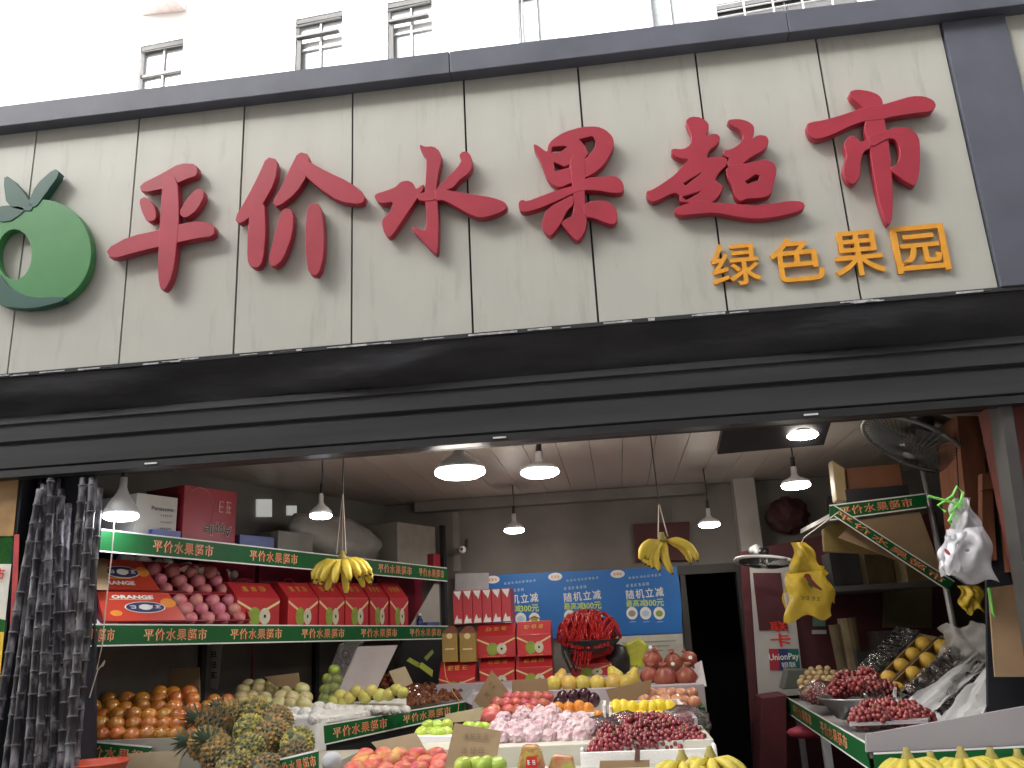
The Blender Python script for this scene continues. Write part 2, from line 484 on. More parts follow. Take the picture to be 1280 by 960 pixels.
letter('calligraphy_letter', [
 [[(70,460),(90,455),(130,430),(165,405),(195,370),(210,355),(180,352),(155,340),(152,322),(190,325),(215,310),(218,280),(205,250),(198,232),(215,220),(245,222),(270,240),(270,262),(258,282),(295,274),(307,285),(300,305),(268,330),(265,355),(290,348),(325,350),(332,370),(300,400),(290,425),(318,438),(310,462),(285,492),(250,505),(200,492),(178,490),(180,470),(160,460),(100,490),(80,488)],
  [(188,432),(252,392),(246,404),(196,442)], [(182,476),(252,452),(240,466),(200,488)]],
 [(163,515),(185,505),(240,488),(280,495),(350,500),(420,505),(470,500),(530,490),(570,492),(580,508),(560,522),(510,535),(450,545),(400,545),(340,535),(290,525),(230,530),(180,535),(165,528)],
 [(330,232),(365,228),(395,235),(415,250),(415,275),(405,295),(430,280),(455,282),(463,300),(450,325),(400,352),(370,378),(345,390),(330,372),(340,352),(320,345),(318,330),(345,325),(370,310),(385,285),(370,260),(345,248)],
 [[(328,385),(360,375),(400,370),(450,358),(480,370),(488,395),(475,440),(470,470),(440,480),(390,482),(372,492),(355,475),(348,440),(330,410)], [(385,427),(420,404),(436,408),(430,426),(395,438)]]],
 *Z3, M_RED, 'red brush-written character meaning super')
letter('calligraphy_letter', [
 [(722,140),(745,133),(785,138),(815,150),(828,170),(825,200),(835,240),(845,290),(855,380),(860,470),(858,540),(850,565),(840,555),(820,500),(805,430),(795,370),(785,300),(770,260),(775,230),(770,190),(745,172),(728,158)],
 [(585,245),(600,238),(640,232),(700,215),(770,190),(830,182),(870,170),(920,155),(960,155),(990,168),(998,185),(985,202),(930,208),(860,218),(825,228),(770,232),(720,250),(670,275),(620,292),(600,285),(588,265)],
 [(705,305),(725,280),(745,290),(760,305),(785,285),(790,320),(765,330),(755,370),(755,410),(735,438),(715,425),(702,400),(705,370),(715,345),(708,325)],
 [(780,285),(830,270),(870,255),(910,258),(935,275),(945,300),(945,380),(938,425),(928,442),(905,430),(870,405),(850,385),(875,375),(885,340),(880,310),(865,290),(840,290),(790,320)]],
 *Z3, M_RED, 'red brush-written character for market')
letter('calligraphy_letter', [
 brush([(176,236),(205,226),(228,214),(246,212)], [9, 16, 18, 12]),
 brush([(178,248),(186,262),(190,276)], [8, 15, 10]),
 brush([(252,238),(240,256),(228,270)], [10, 16, 9]),
 brush([(136,318),(165,306),(205,297),(245,287),(268,288)], [12, 18, 17, 19, 13]),
 brush([(213,222),(213,265),(210,310),(207,345),(204,362)], [15, 20, 19, 15, 5])],
 (0, 0), 1.0, M_RED, 'red brush-written character for level')
letter('calligraphy_letter', [
 brush([(340,198),(334,222),(318,252),(297,277)], [12, 19, 18, 9]),
 brush([(322,250),(321,290),(319,325),(318,334)], [14, 19, 17, 8]),
 brush([(380,192),(374,214),(362,236),(344,256)], [12, 20, 17, 8]),
 brush([(378,206),(402,224),(430,240),(455,250)], [12, 19, 24, 11]),
 brush([(360,262),(356,290),(346,322),(340,332)], [12, 18, 15, 6]),
 brush([(393,256),(394,290),(394,320),(393,344)], [14, 20, 19, 10])],
 (0, 0), 1.0, M_RED, 'red brush-written character for price')
# green fruit emblem
M_EG = mat('emblem_green', (0.04, 0.20, 0.055), 0.4, var=0.06); M_ED = mat('emblem_dark_green', (0.012, 0.075, 0.055), 0.4, var=0.06)
def ell(cx, cy, rx, ry, n=26, a0=0, a1=2*math.pi): return [(cx+rx*math.cos(a0+(a1-a0)*i/n), cy+ry*math.sin(a0+(a1-a0)*i/n)) for i in range(n)]
letter('fruit_emblem', [[ell(50, 315, 64, 66), ell(18, 318, 22, 32)]], (0, 0), 1.0, M_EG, 'round green fruit outline of the emblem')
for lf in (brush([(8, 222), (20, 250), (40, 262)], [6, 24, 6]), brush([(40, 258), (52, 236), (72, 214)], [9, 14, 8]), brush([(-14, 268), (8, 268), (30, 262)], [6, 20, 5])):
    letter('emblem_leaf', [lf], (0, 0), 1.0, M_ED, 'dark green leaf of the emblem', dz=.004)
letter('emblem_crescent', [brush([(-12, 350), (6, 372), (40, 380), (80, 374)], [26, 22, 12, 5])], (0, 0), 1.0, M_ED, 'dark green crescent under the emblem', dz=.007)  # raised crescent in the emblem's own dark green
# amber subtitle
for ch, (a, b, c, d), tilt in zip('绿色果园', [(888, 304, 950, 357), (962, 297, 1029, 352), (1040, 289, 1105, 345), (1116, 282, 1184, 340)], (0.10, 0.09, 0.09, 0.08)):
    me = text_mesh(ch, M_ORG, offset=0.010, extrude=0.16, res=4)
    p0 = at((a+c)/2, (b+d)/2, -0.016)
    w = (at(c, d, -0.03)-at(a, d, -0.03)).length; h = (at(a, b, -0.03)-at(a, d, -0.03)).length
    o = put_text(me, p0, (1, 0, 0), (0, 0, 1), w, h, sign, 'subtitle_letter', lift=0)
    o.scale[2] = 0.045
# ------------------------------------------------------------------ awning and shutter box under the sign
hood = empty('roller_shutter_box', (0, 0.2, 2.44), 'dark grey roller shutter housing under the signboard with rumpled awning', 'shutter')
m = MB(); nx, nz = 120, 7; XA, XB = -4.4, 3.3
vs = []
for j in range(nz):
    t = j/(nz-1)
    for i in range(nx):
        x = XA+(XB-XA)*i/(nx-1)
        y = -0.004+0.12*t + 0.022*math.sin(x*3.1+t*2)*math.sin(math.pi*t) + rnd(-.009, .009)*math.sin(math.pi*t)
        z = 2.905-0.17*t - 0.02*math.sin(math.pi*t)*(1+math.sin(x*5.3+1)) + rnd(-.006, .006)
        vs.append((x, y, z))
m.add(vs, [(j*nx+i, j*nx+i+1, (j+1)*nx+i+1, (j+1)*nx+i) for j in range(nz-1) for i in range(nx-1)])
m.build('folded_awning', M_TARP, hood, smooth=True)
prof = [(0.105, 2.735), (0.095, 2.70), (0.108, 2.695), (0.104, 2.615), (0.125, 2.605), (0.118, 2.59), (0.116, 2.485), (0.132, 2.478)]
m = MB()
n = len(prof); Y2 = 0.42
loop = [(y, z) for y, z in prof]+[(Y2, 2.478), (Y2, 2.735)]
k = len(loop)
m.add([(XA, y, z) for y, z in loop]+[(XB, y, z) for y, z in loop], [tuple(range(k))]+[tuple(reversed(range(k, 2*k)))]+[(i, (i+1) % k, k+(i+1) % k, k+i) for i in range(k)])
m.build('housing', M_BAND, hood)
m = MB(); m.box((XA, 0.122, 2.44), (XB, 0.20, 2.475)); m.build('bottom_rail', M_BLACK, hood)
for px, Y in ((190, .118), (625, .118), (1020, .118)):
    p = at(px, 0, .118); x = p.x
    pp = at(px, 560, .118)
    m = MB(); m.box((pp.x-0.03, 0.114, 2.453), (pp.x+0.03, 0.1205, 2.460)); m.build('clip', M_WHITE, hood)
# right side: shutter guide and pillar
pil = empty('shopfront_pillar', (2.45, 0.2, 0.1), 'grey metal shutter guide pillar beside the wooden cabinet', 'pillar')
a = at(1253, 600, 0.16); b = at(1276, 600, 0.16)
m = MB(); m.slab([at(1249, 500, .16), at(1264, 500, .16), at(1332, 960, .16), at(1317, 960, .16)], (0, 0.12, 0)); m.build('guide_rail', mat('dull_rail_paint', (.05, .048, .046), .5), pil)
m = MB(); m.box((at(1300, 760, .22).x, 0.285, 0.1), (3.6, 0.42, 2.47)); m.build('wall_face', mat('red_brown_panel', (0.16, 0.04, 0.03), 0.7), pil)

# ------------------------------------------------------------------ room shell
RK0, RK1 = V((-2.49, 0.30, 0)), V((-1.32, 3.10, 0))
RD = (RK1-RK0).normalized(); RN = V((-RD.y, RD.x, 0)); RLEN = (RK1-RK0).length
def RK(s, t, z): return V((0, 0, z)) + RK0 + RD*s + RN*t
CZ = 2.68
ceil = MB(); ceil.box((-4.2, 0.42, CZ+0.012), (3.3, 5.2, CZ+0.10))
ceil = tag(ceil.build('ceiling', M_DWALL), kind='structure')
x = -2.9
while x < 2.8:
    m = MB(); m.box((x+0.002, 0.43, CZ), (x+0.198, 3.33, CZ+0.010)); m.build('ceiling_plank', M_CEIL, ceil); x += 0.2
def wall(name, lo, hi, m=M_DWALL):
    b = MB(); b.box(lo, hi); return tag(b.build(name, m), kind='structure')
YB = 3.36
DX0, DX1 = at(856, 800, YB).x, at(938, 800, YB).x
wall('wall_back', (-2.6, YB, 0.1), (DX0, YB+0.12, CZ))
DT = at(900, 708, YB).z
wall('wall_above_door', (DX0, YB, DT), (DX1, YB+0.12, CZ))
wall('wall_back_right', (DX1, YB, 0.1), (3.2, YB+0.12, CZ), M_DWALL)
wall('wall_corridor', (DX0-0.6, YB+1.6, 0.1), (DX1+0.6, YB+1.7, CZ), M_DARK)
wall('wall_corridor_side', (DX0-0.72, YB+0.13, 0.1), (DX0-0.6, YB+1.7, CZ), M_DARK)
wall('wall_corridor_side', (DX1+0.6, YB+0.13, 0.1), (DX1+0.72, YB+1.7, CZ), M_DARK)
wall('wall_right', (2.75, 0.42, 0.1), (2.87, 3.36, CZ), M_DWALL)
b = MB(); b.slab([RK(-0.3, 0.62, 0.1), RK(3.6, 0.62, 0.1), RK(3.6, 0.62, CZ), RK(-0.3, 0.62, CZ)], RN*0.12)
tag(b.build('wall_left', M_DWALL), kind='structure')
wall('wall_front_left', (-4.4, 0.20, 0.1), (-2.86, 0.42, 2.48), M_DARK)
# door frame to the dark back room
df = empty('doorway_frame', ((DX0+DX1)/2, YB, 0.1), 'dark wooden frame round the unlit doorway in the back wall', 'door frame')
mf = mat('dark_frame_wood', (0.035, 0.033, 0.032), 0.6)
for xx in (DX0, DX1-0.05):
    m = MB(); m.box((xx, YB-0.03, 0.1), (xx+0.05, YB+0.1, DT)); m.build('jamb', mf, df)
m = MB(); m.box((DX0-.006, YB-0.036, DT-0.05), (DX1+.006, YB-0.002, DT+0.02)); m.build('lintel', mf, df)
# pale pier right of the door
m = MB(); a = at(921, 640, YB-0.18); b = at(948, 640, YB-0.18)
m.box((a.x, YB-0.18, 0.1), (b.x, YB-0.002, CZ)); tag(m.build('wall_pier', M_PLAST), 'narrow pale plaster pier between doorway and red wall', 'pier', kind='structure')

# ------------------------------------------------------------------ roof slab behind the sign and the white block of flats
m = MB(); m.box((-9, 0.17, 2.80), (8, 8.0, 2.95)); tag(m.build('podium_roof', M_CONC), kind='structure')
BP = at(640, 40, 12.0); ang = math.radians(5.0)
BD = V((math.cos(ang), -math.sin(ang), 0)); BN = V((-math.sin(ang)*-1, math.cos(ang), 0)); BN = V((math.sin(ang), math.cos(ang), 0))
def bp(x, y): return atpl(x, y, BP, BN)
flat = empty('apartment_block', (BP.x, BP.y, 0), 'overexposed white apartment block rising behind the signboard', 'building')
wins = [(176, 229, 58, 150, 'std'), (370, 428, 24, 120, 'ac'), (484, 540, 4, 100, 'ac'), (642, 688, -60, 85, 'open'), (804, 852, -70, 60, 'plain'), (892, 1075, 6, 70, 'grille')]
def bloc(x, y):
    p = bp(x, y); return (p-BP).dot(BD), p.z
uw = []
for (xa, xb, ya, yb, kd) in wins:
    u0, z1 = bloc(xa, ya); u1, _ = bloc(xb, ya); _, z0 = bloc(xa, yb)
    uw.append((u0, u1, z0, z1, kd))
# wall as strips between openings
def bw(u, z, t=0.0): return V((BP.x, BP.y, 0))+BD*u+BN*t+V((0, 0, z))
UL, UR, ZHI = bloc(-40, 60)[0], 26.0, 26.0
edges = [UL]+[v for w in uw for v in (w[0], w[1])]+[UR]
m = MB()
def wslab(u0, u1, z0, z1): m.slab([bw(u0, z0), bw(u1, z0), bw(u1, z1), bw(u0, z1)], BN*0.3)
for i in range(0, len(edges), 2): wslab(edges[i], edges[i+1], 0, ZHI)
for (u0, u1, z0, z1, kd) in uw:
    wslab(u0, u1, 0, z0); wslab(u0, u1, z1, ZHI)
m.build('wall', M_BWALL, flat)
m = MB(); m.slab([bw(UL+.01, 0, 0.5), bw(UR, 0, 0.5), bw(UR, ZHI, 0.5), bw(UL+.01, ZHI, 0.5)], BN*6); m.build('core', mat('room_dark', (0.10, 0.10, 0.10), 0.9), flat)
M_FR = mat('window_frame_white', (0.62, 0.62, 0.62), 0.5)
M_REV = mat('reveal_shade_trim', (0.10, 0.10, 0.10), 0.8)  # near black, stands in for shade in window recesses; also casement edges
for (u0, u1, z0, z1, kd) in uw:
    w = MB(); w.slab([bw(u0, z0, .16), bw(u1, z0, .16), bw(u1, z1, .16), bw(u0, z1, .16)], BN*0.02)
    wo = w.build('window', M_DKALU if kd == 'grille' else (mat('grey_glass', (.20, .22, .23), .25) if kd in ('open', 'plain') else M_GLASS), flat)
    fr = MB(); um = (u0+u1)/2; t = 0.035
    for a, b in ((u0, u0+t), (um-t/2, um+t/2), (u1-t, u1)):
        fr.slab([bw(a, z0, .10), bw(b, z0, .10), bw(b, z1, .10), bw(a, z1, .10)], BN*0.05)
    for zz in (z0, z0+(z1-z0)*0.60, z1-t):
        fr.slab([bw(u0+.001, zz, .098), bw(u1-.001, zz, .098), bw(u1-.001, zz+t, .098), bw(u0+.001, zz+t, .098)], BN*0.054)
    fr.build('frame', M_DKALU if kd in ('grille',) else M_FR, wo)
    if kd == 'std':
        tm = MB(); zz = z0+(z1-z0)*.60; tm.slab([bw(u0+.01, zz-.02, .07), bw(u1-.01, zz-.02, .07), bw(u1-.01, zz+.06, .07), bw(u0+.01, zz+.06, .07)], BN*.025); tm.build('transom', M_DKALU, wo)
    ln = MB(); ln.slab([bw(u0+.002, z1-0.13, 0.02), bw(u1-.002, z1-0.13, 0.02), bw(u1-.002, z1-.002, 0.02), bw(u0+.002, z1-.002, 0.02)], BN*0.07); ln.build('lintel', M_REV, wo)  # dark lintel strip, recess shadow put into its colour
    if kd == 'ac':
        c = MB(); c.slab([bw(u0+.03, z0, .02), bw(u0+.13, z0, .02), bw(u0+.13, z1-.55, .02), bw(u0+.03, z1-.55, .02)], BN*.05); c.build('casement_edge', M_REV, wo)
        c = MB(); c.slab([bw(u0+.03, z1-.56, -.05), bw(u1-.1, z1-.56, -.05), bw(u1-.1, z1-.50, -.05), bw(u0+.03, z1-.50, -.05)], BN*.12); c.build('rail', M_DKALU, wo)
        c = MB(); c.tube([bw(u0+.02, z1-.28, -.06), bw(u1-.02, z1-.26, -.06)], 0.03, 6); c.build('curtain_rail', M_DKALU, wo)
    if kd == 'open':
        c = MB(); c.tube([bw(u1-.18, z0+.95, -.1), bw(u1-.12, z0+1.0, -.13), bw(u1-.02, z0+.72, -.08), bw(u1+.0, z0+.4, -.04)], .035, 6); c.build('pipe', M_WHITE, wo)
    if kd == 'grille':
        c = MB()
        for q in range(3): c.tube([bw(u0, z1-.25-.14*q, -.25), bw(u1, z1-.25-.14*q, -.25)], .018, 5)
        for q in range(6): u = u0+(u1-u0)*q/5; c.tube([bw(u, z0, -.25), bw(u, z1-.2, -.25)], .022, 5)
        c.build('balcony_rail', M_ALU, wo)
# balcony corner above, pinkish underside
bal = MB()
p = [bp(178, 20), bp(232, 14), bp(243, -30), bp(170, -30)]
u = [((q-BP).dot(BD), q.z) for q in p]
bal.slab([bw(u[0][0], u[0][1], -1.0), bw(u[1][0], u[1][1], -1.0), bw(u[1][0], u[1][1]+.25, -1.0), bw(u[0][0], u[0][1]+.25, -1.0)], BN*0.998)
bo = bal.build('balcony', mat('pink_render', (0.80, 0.68, 0.66), 0.8), flat)
rl = MB()
for q in range(4):
    rl.tube([bw(u[0][0]-.06-.16*q, u[0][1]+.30+.16*q, -1.0), bw(u[0][0]-.02, u[0][1]+.02-.02*q, -.6)], .02, 5)
rl.build('balcony_rail', M_DKALU, bo)
# unseen building behind the camera, added and sized to shade the shop front
opp = empty('unseen_opposite_building', (0, -13, 0), 'unseen grey terrace across the street, added to shade the fruit shop front', 'building')
m = MB(); m.box((-26, -21, 0.0), (26, -12.6, 17.0)); m.build('wall', mat('opposite_render', (.36, .34, .32), .85), opp)
m = MB(); m.box((-26.2, -21.2, 17.002), (26.2, -12.4, 17.3)); m.build('roof', M_CONC, opp)
for i in range(13):
    for j in range(4):
        m = MB(); x = -24+4*i; z = 1.2+3.2*j; m.box((x-.8, -12.63, z), (x+.8, -12.58, z+1.6)); m.build('window', mat('opposite_glass', (.05, .06, .07), .15), opp)
# cable across the white facade
c = MB(); pts = []
for i in range(17):
    t = i/16; p = at(-60+640*t, 106-124*t+6*math.sin(math.pi*t), 6.0); pts.append(p)
c.tube(pts, 0.006, 5); tag(c.build('overhead_cable', mat('cable_grey', (0.25, 0.25, 0.25), 0.6)), 'thin grey cable strung across the white apartment block', 'cable')
c = MB(); c.tube([at(653, -30, 5.0), at(652, 20, 5.0), at(655, 75, 5.0)], 0.005, 5); tag(c.build('hanging_wire', M_WHITE), 'thin white wire hanging down before the open window', 'wire')
# ------------------------------------------------------------------ lamps
M_LAMP = mat('lamp_housing', (0.62, 0.62, 0.63), 0.4, var=0.05)
M_CORD = mat('lamp_cord', (0.03, 0.03, 0.03), 0.6)
def lamp_em(name, col, e):
    m = bpy.data.materials.new(name); m.use_nodes = True
    b = m.node_tree.nodes['Principled BSDF']; b.inputs['Base Color'].default_value = (.8, .8, .8, 1)
    b.inputs['Emission Color'].default_value = (*col, 1); b.inputs['Emission Strength'].default_value = e
    return m
LE = 20.0
M_EMW = lamp_em('lamp_glow_warm', (1.0, 0.93, 0.82), LE)
M_EMC = lamp_em('lamp_glow_cool', (0.90, 0.92, 1.0), LE*.5)
def lamp(px, py, Y, dpx, label, em, tall=1.0, cone=0.30, top=None):
    c = at(px, py, Y); R = dpx/2*mpp(Y)
    root = empty('led_lamp', c, label, 'lamp', 'hanging LED lamps')
    m = MB(); m.lathe([(R*.96, 0.012), (R*.98, 0.03), (R*.72, 0.035+R*cone), (R*.34, 0.04+R*cone*2.0*tall), (R*.22, 0.05+R*cone*2.4*tall), (R*.20, 0.05+R*cone*2.4*tall+0.05), (R*.05, 0.05+R*cone*2.4*tall+0.055)], 20)
    m.build('housing', M_LAMP if em is not None else M_BLACK, root, smooth=True, world=False)
    m = MB(); m.lathe([(R*.35, -R*.20), (R*.75, -R*.14), (R*.97, -R*.02), (R, 0.010)], 20); m.build('diffuser', em, root, smooth=True, world=False)
    zt = 0.05+R*cone*2.4*tall+0.05
    m = MB(); m.tube([(0, 0, zt), (0.002, 0, zt+.06)], R*.15, 8); m.build('socket', M_BLACK, root, world=False)
    top = top if top is not None else CZ
    if top-c.z > zt+0.04:
        m = MB(); m.tube([(0.002, 0, zt+.05), (0.006, 0.004, (top-c.z+zt)/2), (0, 0, top-c.z)], 0.005, 6); m.build('cord', M_CORD, root, world=False)
    return root
lamp(575, 592, 0.62, 64, 'largest round white LED lamp, hung close under the shutter rail', M_EMW, cone=.22)
lamp(675, 592, 1.15, 48, 'round LED lamp on a short black socket above the blue poster', M_EMW, cone=.10)
lamp(643, 664, 2.75, 25, 'small LED bulb hanging before the back wall above the red and white packs', M_EMW, cone=.16)
lamp(887, 657, 2.6, 25, 'small LED bulb hanging before the dark doorway', M_EMW, cone=.12)
lamp(1001, 547, 0.75, 46, 'flat round LED lamp next to the black ceiling patch', M_EMW, cone=.08)
lamp(995, 608, 1.7, 34, 'LED lamp with dark cap above the hanging yellow bird bag', M_EMW, cone=.10)
lamp(151, 647, 0.28, 44, 'white cone LED lamp beside the sugarcane', M_EMC, cone=.45, tall=1.1)
lamp(401, 646, 1.15, 28, 'bluish LED lamp with dark cap above the hanging bananas', M_EMC, cone=.22)
# dark patch on the ceiling at the right
m = MB(); m.slab([at(905, 530, .62), at(1040, 524, .62), at(1030, 556, .75), at(897, 568, .75)], (0, 0.02, 0.03)); tag(m.build('black_board', M_BLACK), 'black board fixed under the ceiling near the flat lamp', 'board')

# ------------------------------------------------------------------ green lettered ribbons
TXT = '平价水果超市'
TY = text_mesh(TXT, M_YEL, offset=0.020, res=4, font_sp=1.22)
TR = text_mesh(TXT, M_RPR, offset=-0.004, res=4, font_sp=1.22)
def ribbon(tl, tr, br, bl, parent, texts=((0.5, 0.3),), thick=0.006, name='green_strip'):
    """tl.. are world points; texts = (centre fraction, width fraction)"""
    tl, tr, br, bl = map(V, (tl, tr, br, bl))
    ex = ((tr-tl)+(br-bl)).normalized(); ey0 = ((tl-bl)+(tr-br)); n = ex.cross(ey0).normalized()
    if n.dot(CAM-tl) < 0: n = -n
    m = MB(); m.slab([bl, br, tr, tl], -n*thick)
    o = m.build(name, M_GREEN, parent)
    for (p, q) in (((tl), (tr)), ((bl), (br))):
        e = MB(); d = (tl-bl).normalized()*0.0035
        e.slab([p-d+n*.001, q-d+n*.001, q+d+n*.001, p+d+n*.001], -n*(thick*.7)); e.build('white_edge', M_WPR, o)
    for (f, w) in texts:
        a = tl.lerp(tr, f); b = bl.lerp(br, f); c = (a+b)/2; L = (tr-tl).length*w; H = (a-b).length*0.62
        eyn = n.cross(ex)
        if eyn.z < 0: eyn = -eyn
        put_text(TY, c, ex, eyn, L, H, o, 'lettering', lift=0.0015)
        put_text(TR, c, ex, eyn, L*0.965, H*0.90, o, 'lettering', lift=0.0022)
    return o

# ------------------------------------------------------------------ left rack
rack = empty('display_rack', RK(RLEN/2, 0.25, 0.1), 'steel fruit rack with green lettered strips along the left wall', 'rack')
def zs(s, z0, z1): return z0+(z1-z0)*s/RLEN
SH = [(2.185, 2.115), (1.735, 1.675)]           # top of shelf at near / far end
M_SHELF = mat('rack_shelf_paint', (0.30, 0.30, 0.29), 0.5)
for (za, zb) in SH:
    m = MB(); m.hexa([RK(0.0, 0.006, za-.05), RK(RLEN, 0.006, zb-.05), RK(RLEN, .5, zb-.05), RK(0, .5, za-.05), RK(0, 0.006, za-.02), RK(RLEN, 0.006, zb-.02), RK(RLEN, .5, zb-.02), RK(0, .5, za-.02)])
    m.build('shelf', M_SHELF, rack)
def rstrip(s0, s1, sh, h0, h1, texts):
    za, zb = SH[sh]
    A, B = zs(s0, za, zb), zs(s1, za, zb)
    return ribbon(RK(s0, 0, A), RK(s1, 0, B), RK(s1, 0, B-h1), RK(s0, 0, A-h0), rack, texts)
rstrip(0, RLEN, 0, 0.105, 0.10, [(0.165, 0.13), (0.385, 0.13), (0.60, 0.13), (0.78, 0.13), (0.93, 0.11)])
rstrip(-0.02, RLEN, 1, 0.098, 0.092, [(0.05-.05, 0.09), (0.165, 0.13), (0.35, 0.13), (0.535, 0.13), (0.72, 0.13), (0.90, 0.13)])
for s in (0.02, RLEN-0.02, 1.1, 2.1):
    m = MB()
    t = 0.50 if s in (1.1, 2.1) else (0.46 if s < 1 else 0.02)
    m.obox(RK(s, t, 1.28), RD*.018, RN*.018, V((0, 0, 1.17))); m.build('post', M_BLACK, rack)
m = MB(); m.slab([RK(-.1, .52, 0.9), RK(RLEN, .52, 0.9), RK(RLEN, .52, 1.66), RK(-.1, .52, 1.66)], RN*.01); m.build('back_panel', mat('rack_back', (0.11, 0.10, 0.09), 0.6, var=.3, scale=3), rack)

# -- cartons with print
def decal_ellipse(c, ex, ey, rx, ry, m, parent, name='print', lift=0.0015, n=18, a0=0, a1=2*math.pi):
    ex = V(ex).normalized(); ez = ex.cross(V(ey)).normalized(); ey = ez.cross(ex)
    b = MB(); pts = [V(c)+ez*lift+ex*rx*math.cos(a0+(a1-a0)*i/n)+ey*ry*math.sin(a0+(a1-a0)*i/n) for i in range(n)]
    b.add(pts, [tuple(range(n))]); return b.build(name, m, parent)
def decal_poly(pts, n, m, parent, name='print', lift=0.0015):
    b = MB(); b.add([V(p)+V(n)*lift for p in pts], [tuple(range(len(pts)))]); return b.build(name, m, parent)
def carton(name, o, ex, ey, w, d, h, m, label, cat, group=None, ez=None, bevel=0.003):
    """o = front-left-bottom corner, ex right along front, ey depth (unit)"""
    ex = V(ex).normalized(); ey = V(ey).normalized(); ez = V(ez).normalized() if ez is not None else V((0, 0, 1))
    b = MB(); c = V(o)+ex*w/2+ey*d/2+ez*h/2
    b.obox(c, ex*w/2, ey*d/2, ez*h/2)
    ob = b.build(name, m, None, bevel=bevel)
    return tag(ob, label, cat, group)

# sloped open apple cartons at the near end of the middle shelf
M_ORED = mat('orange_red_carton', (0.56, 0.055, 0.03), 0.35, var=0.12, scale=3, coat=0.3)
M_DRED = mat('dark_red_carton', (0.28, 0.015, 0.03), 0.45, var=0.12, scale=3)
M_PINKAP = mat('pink_apple_skin', (0.52, 0.12, 0.20), 0.4, col2=(0.70, 0.30, 0.28), scale=14, orand=.12, hrand=.02, spec=.4)
def apple_mesh(name, R, m, n=12, flat=0.9):
    b = MB(); prof = []
    for i in range(9):
        t = math.pi*(i+0.4)/8.8
        r = R*math.sin(t)*(1.0+0.06*math.cos(t)*-1); z = -R*flat*math.cos(t)
        prof.append((max(r, 0.004), z))
    prof[-1] = (R*.10, prof[-2][1]-R*.10+R*0.02)
    b.lathe(prof, n); return b.mesh(name, m, True)
def put(name, me, p, label, cat, group, rot=None, s=1.0, parent=None):
    o = link(name, me, parent, p, rot if rot is not None else (rnd(-.5, .5), rnd(-.5, .5), rnd(0, 6.28)), s)
    return tag(o, label, cat, group)
AP_P = apple_mesh('pink_apple', 0.034, M_PINKAP)
def slope_tray(s0, s1, z0, tb, tilt, L, cover, label, alabel, upper):
    root = empty('apple_carton', RK((s0+s1)/2, tb, z0), label, 'carton')
    up = (RN*math.cos(tilt)+V((0, 0, 1))*math.sin(tilt)).normalized(); nn = RD.cross(up).normalized()
    if nn.dot(CAM-RK(s0, tb, z0)) < 0: nn = -nn
    o = RK(s0, tb, z0); w = s1-s0; D = 0.075
    b = MB(); b.slab([o-nn*D, o+RD*w-nn*D, o+RD*w+up*L-nn*D, o+up*L-nn*D], nn*0.008); b.build('tray_bottom', M_DRED, root)
    for (p, q) in ((o, o+RD*w), (o+up*L, o+up*L+RD*w), (o, o+up*L), (o+RD*w, o+RD*w+up*L)):
        d = (q-p).normalized(); sd = nn.cross(d)*0.004
        b = MB(); b.slab([p-nn*D-sd, q-nn*D-sd, q-nn*D+sd, p-nn*D+sd], nn*(D+.004)); b.build('tray_side', M_DRED, root)
    # printed cover over the near part
    b = MB(); b.slab([o+nn*.005, o+RD*w*cover+nn*.005, o+RD*w*(cover*0.86)+up*L+nn*.005, o+up*L+nn*.005], nn*0.006)
    cv = b.build('printed_lid', M_ORED, root)
    q = o+RD*w*cover*.40+up*L*(.82 if not upper else .22)+nn*.011
    put_text(text_mesh('ORANGE', M_WPR, offset=.05), q, RD, up, w*cover*.50, L*.13, cv, lift=.001)
    e = o+RD*w*cover*.52+up*L*(.46 if not upper else .58)+nn*.011
    decal_ellipse(e, RD, up, w*cover*.25, L*.20, M_WPR, cv, lift=.001); decal_ellipse(e, RD, up, w*cover*.235, L*.18, mat('navy_print', (.03, .035, .12), .5), cv, lift=.002)
    decal_ellipse(e, RD, up, w*cover*.08, L*.10, M_WPR, cv, lift=.003)
    scribble(e, RD, up, w*cover*.40, L*.14, 4, M_WPR, cv, seed=3, lift=.0034)
    decal_ellipse(o+RD*w*cover*.16+up*L*.26+nn*.011, RD, up, w*cover*.07, L*.10, mat('orange_print', (.8, .28, .04), .5), cv, lift=.001)
    decal_ellipse(o+RD*w*cover*.82+up*L*.62+nn*.011, RD, up, w*cover*.10, L*.17, mat('orange_print', (.8, .28, .04), .5), cv, lift=.001)
    b = MB(); y0 = o+RD*w*cover*.12+up*L*(.72 if not upper else .36)+nn*.0122
    b.add([y0, y0+RD*w*cover*.5, y0+RD*w*cover*.5+up*L*.025, y0+up*L*.025], [(0, 1, 2, 3)]); b.build('print', mat('yellow_print', (.75, .55, .1), .5), cv)
    nxx = 4; ny = 3
    for i in range(nxx):
        for j in range(ny):
            c = o+RD*(w*cover+ (w*(1-cover))*(i+.5)/nxx - (0.02*j))+up*L*(j+.5)/ny-nn*.022
            put('apple', AP_P, c+V((rnd(-.004, .004), 0, rnd(-.004, .004))), alabel, 'apple', alabel[:40], s=rnd(.92, 1.08)*min(1.25, w*(1-cover)/nxx/.068))
    return root
sA = 0.05; sB = 1.02
slope_tray(sA+.02, sB+.0, 1.745, 0.03, math.radians(62), 0.165, 0.52, 'lower sloped red apple carton with orange print on the middle rack shelf', 'pink apple in the lower sloped carton on the rack', False)
slope_tray(sA+.02, sB, 1.905, 0.16, math.radians(58), 0.19, 0.44, 'upper sloped red apple carton behind the lower one on the rack', 'pink apple in the upper sloped carton on the rack', True)
